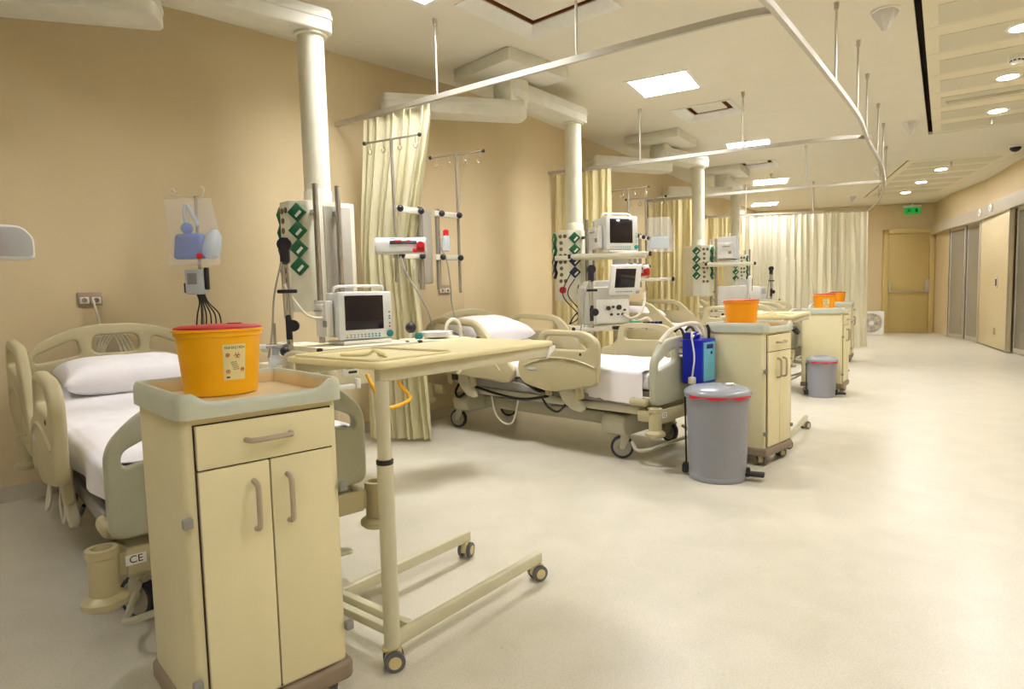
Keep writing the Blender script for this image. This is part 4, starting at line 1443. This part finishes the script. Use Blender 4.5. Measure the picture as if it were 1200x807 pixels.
MB().box((-.045, -.11, -.02), (.05, .05, .1), .012).cyl((-.045, -.12, -.01), (-.045, -.16, -.01), .028, n=12).box((-.09, -.1, -.02), (.05, .03, .06), .01).build('pole_clamp', 'red', t)
MB().cyl((-.05, -.1, .03), (.0, -.1, .035), .008, n=8).build('clamp_screw', 'alu', t)
MB().box((-.15, -.086, .055), (.12, .006, .03), .004).build('display', 'navy_black', t)
MB().cyl((-.13, -.09, -.3), (-.13, -.09, .5), .0125, n=12).build('mounting_pole', 'steel', t)

def monitor(loc, rz, lb, W=.345, H=.27, D=.17, keys=True):
    t = thing('patient_monitor', loc, rz, lb, 'monitor', 'white patient monitors')
    MB().box((0, .02, .035 + H / 2), (W - .02, D, H - .02), .012).build('case', 'monitor_white', t)
    bz = MB().box((0, -D / 2 + .01, .03 + H / 2), (W, .03, H), .012).build('bezel', 'monitor_white', t)
    y = -D / 2 - .006
    MB().box((-.012, y, .047 + H / 2), (W * .71, .006, H * .72), .002).build('screen', 'screen_dark', t)
    if keys:
        b = MB()
        for k in range(10):
            x = -W * .36 + k * W * .066
            for z in (.045, .058):
                b.use('key_yellow' if k == 0 and z > .05 else ('key_blue' if k > 5 else 'key_grey'))
                b.box((x, y, z), (.013, .006, .008), .002)
        for k, z in enumerate((.1, .12, .15, .165, .19)):
            b.use('key_blue' if k > 0 else 'lid_red')
            b.box((W * .44, y, z), (.01, .006, .01), .002)
        b.build('keys', None, bz, kind='stuff')
        MB().lathe([(.022, 0), (.022, .012), (.016, .016), (1e-7, .016)], T=Matrix.Translation((W * .435, y + .004, .055)) @ Matrix.Rotation(PI / 2, 4, 'X'), n=20).build('knob', 'key_teal', bz)
    MB().tube(smooth_path([(-W * .46, 0, H + .02), (-W * .45, -.01, H + .055), (-W * .3, -.015, H + .065), (W * .3, -.015, H + .065), (W * .45, -.01, H + .055), (W * .46, 0, H + .02)], 4), .009, 8).build('handle', 'white_plastic', t)
    MB().box((0, .0, .012), (W * .9, D + .05, .022), .006).build('base', 'white_plastic', t)
    MB().box((-W / 2 - .025, .05, .16), (.05, D * .85, .22), .008).box((-W / 2 - .055, .05, .2), (.02, D * .6, .1), .006).build('side_module', 'white_plastic', t)
    b = MB()
    b.box((-W / 2 - .052, -.01, .13), (.012, .04, .04), .004).box((-W / 2 - .07, .04, .21), (.012, .1, .012), .003)
    b.build('module_ports', 'clip_grey', t)
    return t

def shelf(root, c, rz, L, D, z, th=.035, handle=False, drawer=False):
    M = Matrix.Translation((c[0], c[1], z)) @ rot_z(rz)
    b = MB(M)
    b.prism(round_poly([(-L / 2, -D / 2), (L / 2, -D / 2), (L / 2, D / 2), (-L / 2, D / 2)], .03), th, .006, T=Matrix.Translation((0, 0, -th / 2)))
    s = b.build('shelf', 'shelf_cream', root, world=True)
    b = MB(M)
    b.box((0, -D / 2 - .012, -th / 2), (L + .06, .012, .03), .003)
    b.build('equipment_rail', 'pendant_arm', s, world=True)
    b = MB(M)
    for e in (-1, 1):
        b.box((e * (L / 2 + .035), -D / 2 - .012, -th / 2), (.03, .035, .045), .01)
    b.build('rail_end', 'navy_black', s, world=True)
    return M, s

# ---- first bay: shelf behind the table
P1 = PEND[0][0]
be1 = .77
M1, s1 = shelf(P1, (-1.0, 3.93), be1, .62, .44, .93)
MB(M1).cyl((-.25, .24, -.02), (-.25, .5, -.02), .03).box((-.27, .3, -.02), (.3, .2, .05), .01).build('shelf_bracket', 'pendant_white', s1, world=True)
b = MB(M1)
b.box((-.15, -.0, -.16), (.76, .4, .15), .012)
b.cyl((-.3, .0, -.1), (-.3, 0, -.03), .03).cyl((.1, .0, -.1), (.1, 0, -.03), .03)
dw = b.build('drawer_box', 'shelf_cream', P1, world=True)
monitor(tuple(M1 @ V((.03, -.04, .001))), be1 - .05, 'white patient monitor with dark screen behind the front overbed table', W=.365, H=.29)
b = MB(M1)
for x, w_ in ((-.28, .11), (-.14, .11)):
    b.use('white_plastic').box((x, -.203, -.15), (w_, .004, .055), .001)
    b.use('print_black').box((x + .012, -.2065, -.155), (w_ * .5, .002, .014))
    b.use('print_grey').box((x, -.2065, -.132), (w_ * .6, .002, .006))
b.build('label_plates', None, dw, world=True)
b = MB(M1)
b.box((-.43, -.206, -.15), (.085, .003, .045))
b.build('blue_plate', 'dark_blue', dw, world=True)
b = MB(M1)
b.box((-.2, -.23, -.235), (.12, .05, .03), .008).box((-.12, -.24, -.22), (.03, .04, .06), .008)
b.build('hose_connector', 'white_plastic', dw, world=True)
def articulated_arm(p, lb, h=.55):
    """support arm: base clamp, black joints, twin rods"""
    t = thing('support_arm', p, .2, lb, 'support arm', 'jointed black support arms')
    MB().cyl((0, 0, 0), (0, 0, .05), .018).box((-.03, 0, .0), (.1, .03, .03), .008).build('clamp', 'steel', t)
    MB().box((0, 0, .12), (.036, .03, .15), .01).lathe([(.034, -.02), (.034, .02)], T=Matrix.Translation((.025, -.01, .13)) @ Matrix.Rotation(PI / 2, 4, 'X'), n=18).build('lower_joint', 'navy_black', t)
    MB().cyl((-.013, 0, .17), (-.018, 0, h - .1), .012, n=10).cyl((.017, 0, .17), (.012, 0, h - .1), .012, n=10).build('twin_rods', 'alu', t)
    MB().box((0, -.002, .33), (.11, .03, .022), .006).build('rod_clip', 'navy_black', t)
    MB().box((-.003, 0, h - .05), (.055, .05, .13), .018).lathe([(.04, -.022), (.04, .022)], T=Matrix.Translation((-.003, 0, h)) @ Matrix.Rotation(PI / 2, 4, 'X'), n=18).build('upper_joint', 'navy_black', t)
    b = MB()
    b.tube(smooth_path([(-.02, -.03, h - .1), (-.07, -.03, .3), (-.09, -.03, .1), (-.12, -.02, -.05)], 6), .006, 6)
    b.build('cable', 'cable_grey', t)
    return t
articulated_arm((-1.30, 3.66, .93), 'jointed support arm with twin rods in front of the first green outlets', .60)
t = thing('breathing_valve', (-1.345, 3.55, .78), 0, 'small clear flow valve with metal fittings left of the front table', 'medical valve')
MB().lathe([(.012, 0), (.03, .02), (.042, .06), (.04, .1), (.02, .12), (.02, .16)], n=18).build('bowl', 'cloudy', t)
MB().cyl((0, 0, .12), (0, 0, .3), .008).cyl((-.05, 0, .17), (.06, 0, .17), .012).box((.07, 0, .16), (.04, .04, .05), .01).build('fittings', 'steel', t)
MB().cyl((-.09, 0, .17), (-.05, 0, .17), .014).build('tap', 'white_plastic', t)
MB().ball((.06, -.02, .14), .028, n=10).ball((.13, -.02, .1), .024, n=10).build('knob', 'navy_black', t)
# items at the right end of the first shelf
t = thing('gas_flowmeter', (-.66, 4.1, .94), 0, 'small black and teal regulator to the right of the front monitor', 'regulator')
MB().ball((0, 0, .07), .036, n=14).build('dial', 'navy_black', t)
MB().cyl((0, 0, 0), (0, 0, .05), .015).build('stem', 'white_plastic', t)
MB().box((.05, 0, .015), (.05, .04, .04), .01).build('valve', 'key_teal', t)
t = thing('white_dish', (-.5, 4.2, .935), .3, 'shallow white dish with a curved white tube beside the teal regulator', 'dish')
MB().lathe([(.06, 0), (.1, .01), (.105, .04), (.1, .045), (.09, .015)], n=24).build('bowl', 'white_plastic', t)
MB().tube(smooth_path([(.06, 0, .03), (.07, .0, .09), (.11, 0, .12), (.15, 0, .09), (.16, 0, .0), (.165, 0, -.18), (.13, 0, -.25)], 6), .012, 8).build('tube', 'cable_white', t)
M1b, s1b = shelf(P1, (-.52, 4.22), be1 - .3, .42, .3, .93)
MB().box((-.55, 3.95, .80), (.1, .08, .07), .01, rz=.3).build('control_box', 'device_grey', P1, world=True)
b = MB()
b.tube(smooth_path([(-.82, 3.5, .78), (-.77, 3.45, .7), (-.72, 3.43, .6), (-.6, 3.6, .62), (-.66, 3.6, .72), (-.62, 3.62, .8)], 6), .011, 8)
tag(b.build('yellow_hose', 'hose_yellow'), 'yellow gas hose looping below the front shelf behind the overbed table', 'hose')
b = MB()
b.tube(smooth_path([(-1.12, 3.72, 1.1), (-1.2, 3.68, 1.12), (-1.29, 3.66, 1.25), (-1.31, 3.64, 1.3)], 5), .007, 6)
tag(b.build('white_tube', 'cable_white'), 'thin white tube between the front monitor and the support arm', 'tube')

# ---- second bay: upper monitor shelf and ventilator shelf
P2 = PEND[1][0]
M2, s2 = shelf(P2, (1.02, 6.42), -.2, .72, .36, 1.605, .05)
MB(M2).box((-.42, .05, -.025), (.3, .06, .05), .01).build('shelf_bracket', 'pendant_white', s2, world=True)
monitor(tuple(M2 @ V((.06, -.0, .001))), .35, 'white patient monitor on the upper shelf of the second bay pendant', W=.36, H=.33, D=.25)
M2b, s2b = shelf(P2, (.86, 6.05), .25, .66, .46, .905, .05)
MB(M2b).box((-.1, .3, -.025), (.08, .3, .04), .01).build('shelf_bracket', 'pendant_white', s2b, world=True)
MB(M2b).tube(smooth_path([(.03, -.24, -.02), (.04, -.29, -.02), (.2, -.29, -.02), (.21, -.24, -.02)], 4), .018, 8).build('grip_handle', 'navy_black', s2b, world=True)
t = thing('ventilator', tuple(M2b @ V((.04, 0, .001))), .32, 'white ventilator with a tilted touch screen on the lower shelf of the second bay', 'ventilator')
MB().box((0, .02, .18), (.38, .38, .36), .02).prism(round_poly([(-.19, .34), (.19, .34), (.15, .42), (-.12, .42)], .02), .3, .01, T=XZ(.05)).build('body', 'vent_grey', t)
MB().box((.0, -.175, .13), (.34, .012, .22), .006).build('front_panel', 'white_plastic', t)
b = MB()
for k, (x, z, r) in enumerate(((-.05, .16, .02), (.0, .17, .012), (.06, .165, .024), (-.02, .1, .012), (.05, .1, .01), (.1, .1, .012), (.12, .14, .01))):
    b.lathe([(r, 0), (r, .02), (1e-7, .022)], T=Matrix.Translation((x, -.18, z)) @ Matrix.Rotation(PI / 2, 4, 'X'), n=12)
b.build('ports', 'socket_dark', t)
MB().cyl((.05, -.1, .32), (.05, -.16, .4), .025).build('screen_pivot', 'vent_grey', t)
R = Matrix.Rotation(.22, 4, 'X')
sc = MB().box((.12, -.2, .42), (.32, .05, .29), .02, R=R).build('touch_screen', 'white_plastic', t)
MB().box((.11, -.228, .435), (.21, .006, .18), .003, R=R).build('display', 'screen_dark', sc)
b = MB()
for k in range(8):
    b.use('key_grey').box((.02 + .022 * k, -.222, .31), (.014, .006, .012), R=R)
b.use('key_grey').lathe([(.016, 0), (.016, .02), (1e-7, .02)], T=Matrix.Translation((.24, -.215, .305)) @ Matrix.Rotation(PI / 2, 4, 'X'), n=12)
b.build('keys', None, sc, kind='stuff')
b = MB()
b.tube(smooth_path([(.1, -.19, .1), (.16, -.24, .06), (.24, -.26, .1), (.3, -.24, .2), (.33, -.2, .3)], 6), .012, 8)
b.tube(smooth_path([(.12, -.19, .1), (.2, -.25, .03), (.3, -.28, .06), (.36, -.26, .03)], 6), .012, 8)
b.build('breathing_tube', 'cable_white', t)
MB().box((.2, -.25, .02), (.1, .05, .03), .01).build('filter', 'teal', t)
articulated_arm(tuple(M2b @ V((-.2, -.28, .0))), 'jointed support arm left of the second bay ventilator', .52)
t = thing('blue_tray', tuple(M2b @ V((.46, -.18, .0))), .2, 'small dark blue vial rack beside the second bay ventilator', 'rack')
b = MB()
for k in range(5):
    b.cyl((-.08 + .04 * k, 0, -.05), (-.08 + .04 * k, 0, .02), .018, n=10)
b.build('vials', 'pump_blue_dark', t)
MB().box((0, 0, -.045), (.22, .06, .03), .006).build('holder', 'white_plastic', t)
M2c, s2c = shelf(P2, (1.38, 6.5), -.1, .5, .1, 1.35, .03)
MB().box((1.22, 6.55, 1.35), (.3, .04, .03), .006, rz=-.6).build('shelf_bracket', 'pendant_white', s2c, world=True)
syringe_pump(Matrix.Translation((1.24, 6.52, 1.43)) @ rot_z(.1), 'white infusion device with red end right of the ventilator screen')
# cables of the second pendant
b = MB()
for k in range(5):
    a = random.uniform(-.08, .08)
    b.tube(smooth_path([(.62 + .04 * k, 6.46, 1.42 - .06 * k), (.6 + .05 * k + a, 6.42, 1.2), (.62 + .06 * k - a, 6.4, .98), (.55 + .1 * k, 6.38, .88)], 6), .006, 5)
b.tube(smooth_path([(.58, 6.42, .86), (.66, 6.4, 1.0), (.8, 6.36, 1.05), (.9, 6.3, 1.0)], 6), .007, 5)
b.build('cable_bundle', 'black', P2, world=True, kind='stuff')

# ---- third bay: shelf with monitor and ventilator seen from the side
P3 = PEND[2][0]
M3, s3 = shelf(P3, (3.06, 8.98), .1, .64, .34, 1.60, .05)
MB(M3).box((-.2, .3, -.025), (.06, .4, .05), .01).build('shelf_bracket', 'pendant_white', s3, world=True)
monitor(tuple(M3 @ V((.06, 0, .001))), 1.25, 'white patient monitor turned sideways on the third bay pendant', W=.36, H=.33, D=.25)
M3b, s3b = shelf(P3, (3.1, 8.7), .3, .64, .44, .905, .05)
MB(M3b).box((-.15, .35, -.025), (.06, .5, .05), .01).build('shelf_bracket', 'pendant_white', s3b, world=True)
t = thing('ventilator', tuple(M3b @ V((0, 0, .001))), 1.2, 'white ventilator seen side-on behind the orange bucket', 'ventilator')
MB().box((0, .02, .18), (.38, .38, .36), .02).build('body', 'vent_grey', t)
MB().box((0, -.18, .14), (.34, .012, .22), .006).build('front_panel', 'white_plastic', t)
MB().box((.05, -.2, .36), (.3, .05, .26), .02).build('touch_screen', 'white_plastic', t)
MB().box((.05, -.228, .37), (.21, .006, .17), .003).build('display', 'screen_dark', t)
MB().cyl((.12, -.21, .1), (.12, -.24, .1), .02).build('port', 'socket_dark', t)
articulated_arm((4.70, 11.33, 1.03), 'thin jointed support arm in front of the long pale curtain', .55)
b = MB()
t = thing('small_monitor', (4.50, 11.4, 1.03), .7, 'small white device standing before the long pale curtain', 'monitor')
MB().box((0, 0, .12), (.22, .18, .24), .02).build('case', 'white_plastic', t)
MB().box((0, -.095, .15), (.16, .008, .1), .002).build('display', 'device_grey', t)
MB().box((0, 0, .01), (.26, .22, .02), .006).build('base', 'device_grey', t)
P4 = PEND[3][0]
M4, s4 = shelf(P4, (4.42, 11.38), .1, .66, .36, 1.029, .04)
MB(M4).box((-.1, .3, -.02), (.06, .5, .04), .01).build('shelf_bracket', 'pendant_white', s4, world=True)
t = thing('device_box', (4.19, 11.38, 1.03), .5, 'tall white medical device right of the sideways ventilator', 'medical device')
MB().prism(round_poly([(-.12, 0), (.12, 0), (.1, .36), (-.06, .38)], .02), .2, .01, T=XZ(0)).build('case', 'vent_grey', t)
MB().box((0, -.105, .22), (.1, .01, .12), .004).build('panel', 'device_grey', t)

# ================================================================= INFUSION STAND WITH RESUSCITATOR BAG (first bay)
SX, SY = -2.13, 4.33
t = thing('infusion_pole', (SX, SY, .42), 0, 'steel infusion pole standing at the head corner of the first bed', 'pole')
MB(Matrix.Translation((0, 0, -.42))).lathe([(.02, .42), (.028, .425), (.028, .56), (.016, .57)], n=16).build('socket_sleeve', 'bed_frame', t)
MB(Matrix.Translation((0, 0, -.42))).cyl((0, 0, .44), (0, 0, 1.93), .0115, n=12).build('pole', 'steel', t)
b = MB(Matrix.Translation((0, 0, -.42)))
b.tube(smooth_path([(.02, 0, 1.92), (-.08, .02, 1.935), (-.16, .03, 1.95), (-.19, .03, 1.975), (-.165, .03, 1.99), (-.15, .03, 1.965)], 5), .006, 6)
b.tube(smooth_path([(.0, 0, 1.92), (.05, -.02, 1.93), (.07, -.02, 1.97), (.05, -.02, 1.99)], 5), .006, 6)
b.build('hook', 'cable_white', t)
t = thing('pole_monitor', (SX + .0, SY - .06, 1.27), -.05, 'small grey monitor with black clips on the infusion pole of the first bed', 'monitor')
MB().box((0, 0, .08), (.13, .06, .17), .012).build('case', 'device_grey', t)
MB().box((-.01, -.033, .1), (.065, .006, .075), .002).build('display', 'clip_grey', t)
MB().box((.075, .0, .1), (.022, .04, .15), .008).box((-.07, .0, .04), (.02, .04, .07), .008).build('clip', 'navy_black', t)
b = MB()
for k in range(6):
    b.tube(smooth_path([(.0 + .01 * k, 0, .0), (.02 + .012 * k, -.01, -.06), (.0 + .03 * k, -.01, -.14), (-.02 + .035 * k, 0, -.24)], 5), .005, 5)
b.build('lead_cables', 'black', t, kind='stuff')
t = thing('resuscitator_bag', (SX, SY - .1, 1.5), 0, 'clear plastic bag holding a blue resuscitator on the infusion pole of the first bed', 'medical bag')
b = MB()
def bagf(s):
    def fn(u, v):
        x = -.17 + .36 * u + .02 * math.sin(v * 4)
        z = -.04 + .44 * v
        e = (1 - abs(2 * u - 1) ** 3) * (1 - .55 * v)
        y = -s * .07 * e + .012 * noise.noise(V((x * 9, z * 9, s)))
        return (x * (1 - .15 * v), y, z)
    return fn
for s in (-1, 1):
    b.grid(bagf(s), 14, 16)
b.build('clear_sleeve', 'clear_bag', t, ang=180)
MB().prism(round_poly([(-.11, 0), (.1, 0), (.09, .17), (-.09, .17)], .03), .08, .025, T=XZ(0)).build('reservoir', 'blue_bag', t)
MB().ball((-.02, -.0, .205), .038, n=14).build('valve', 'blue_bag', t)
MB().tube(smooth_path([(-.02, 0, .22), (-.03, 0, .3), (-.02, .01, .36), (.02, 0, .3), (.06, 0, .22)], 5), .014, 8).build('oxygen_tube', 'cloudy', t)
MB().lathe([(.025, 0), (.055, .03), (.06, .08), (.05, .16), (.02, .2)], T=Matrix.Translation((.12, 0, .0)) @ Matrix.Rotation(.25, 4, 'Y'), n=18).build('face_mask', 'cloudy', t)
MB().lathe([(.01, 0), (.02, .004), (.02, .012), (.012, .014)], T=Matrix.Translation((.085, -.06, .015)) @ Matrix.Rotation(PI / 2, 4, 'X'), n=14).build('red_port', 'red', t)
# third bay copy: clear bag hanging from the poles
q = tr((-.43, 5.40))
t = thing('resuscitator_bag', (q[0] + .15, q[1] - .06, 1.75), 0, 'clear plastic bag with a grey resuscitator hanging in the third bay', 'medical bag')
b = MB()
for s in (-1, 1):
    b.grid(bagf(s), 14, 16)
b.build('clear_sleeve', 'clear_bag', t, ang=180)
MB().prism(round_poly([(-.13, .0), (.14, .0), (.13, .16), (-.11, .16)], .04), .08, .025, T=XZ(0)).build('reservoir', 'cloudy', t)
MB().cyl((0, 0, .15), (0, 0, .2), .02).build('valve', 'device_grey', t)
MB().tube(smooth_path([(-.0, .0, .38), (-.05, .02, .5), (-.15, .06, .56)], 5), .003, 5).build('hanging_cord', 'cable_white', t)

# tubing pack tucked behind the first headboard
p = ROOTM[B1.name] @ V((-2.05, .0, .96))
t = thing('tubing_pack', tuple(p), A1, 'clear pack of white tubing behind the opening of the first headboard', 'medical pack')
b = MB()
for k in range(4):
    b.tube(smooth_path([(0, -.1 + .01 * k, -.06), (-.015, -.06 + .02 * k, .05), (-.02, .0 + .02 * k, .06), (0, .04 + .025 * k, -.06)], 5), .007, 6)
b.build('tubing', 'cable_white', t)
MB().ball((-.02, .01, .0), .09, (.25, 1.2, .75), 14).build('wrapper', 'clear_bag', t)
MB().box((.0, -.1, .06), (.006, .06, .03)).build('tag', 'white_plastic', t)

# ================================================================= WALL SOCKETS AND CABLES
def wall_socket(x, y, z, lb, w_=.14):
    a = math.atan2(2.6, 2.66)
    t = thing('wall_socket', (x, y, z), a, lb, 'socket', 'double wall sockets')
    MB().box((0, -.006, 0), (w_, .014, .09), .004).build('plate', 'socket_plate', t)
    for s in (-1, 1):
        o = MB().box((s * w_ * .24, -.016, -.008), (w_ * .38, .012, .045), .004).build('outlet', 'white_plastic', t)
        MB().lathe([(.016, 0), (.016, .004), (1e-7, .002)], T=Matrix.Translation((s * w_ * .24, -.022, -.008)) @ Matrix.Rotation(PI / 2, 4, 'X'), n=12).build('socket_hole', 'cab_base', o)
    return t
wall_socket(-2.80, 4.18, 1.25, 'double wall socket above the first headboard with a plug in it')
wall_socket(-.665, 6.27, 1.28, 'double wall socket above the second headboard')
b = MB()
b.tube(smooth_path([(-2.77, 4.17, 1.24), (-2.75, 4.15, 1.2), (-2.74, 4.17, 1.08), (-2.73, 4.18, .8), (-2.75, 4.15, .4)], 5), .008, 6)
tag(b.build('power_cable', 'cable_white'), 'white power cable hanging from the socket above the first headboard', 'cable', 'hanging power cables')
b = MB()
b.tube(smooth_path([(-.82, 4.74, 1.52), (-.78, 4.72, 1.4), (-.68, 4.7, 1.22), (-.62, 4.72, 1.08), (-.6, 4.74, .96)], 6), .007, 6)
tag(b.build('power_cable', 'cable_grey'), 'grey cable hanging from the infusion pump in front of the curtain', 'cable', 'hanging power cables')
b = MB()
b.tube(smooth_path([(-.57, 5.18, 1.62), (-.52, 5.2, 1.5), (-.50, 5.24, 1.3), (-.50, 5.3, 1.15), (-.46, 5.3, .98), (-.4, 5.28, .9)], 6), .006, 6)
tag(b.build('power_cable', 'cable_grey'), 'grey cable hanging between the right steel poles over the second bed', 'cable', 'hanging power cables')
b = MB()
b.tube(smooth_path([(-2.72, 3.95, .5), (-2.7, 3.6, .3), (-2.62, 3.45, .12), (-2.68, 3.5, .06), (-2.78, 3.7, .2), (-2.75, 3.95, .35)], 6), .008, 6)
tag(b.build('power_cable', 'cable_white'), 'white cable looping to the floor under the head of the first bed', 'cable', 'hanging power cables')
t = thing('suction_bottle', (-.52, 5.20, 1.58), 0, 'small clear suction bottle with red cap on the right steel tubes', 'bottle')
MB().lathe([(.02, 0), (.035, .01), (.035, .11), (.02, .13)], n=16).build('bottle', 'cloudy', t)
MB().lathe([(.024, .13), (.024, .17), (.01, .18)], n=14).build('cap', 'red', t)
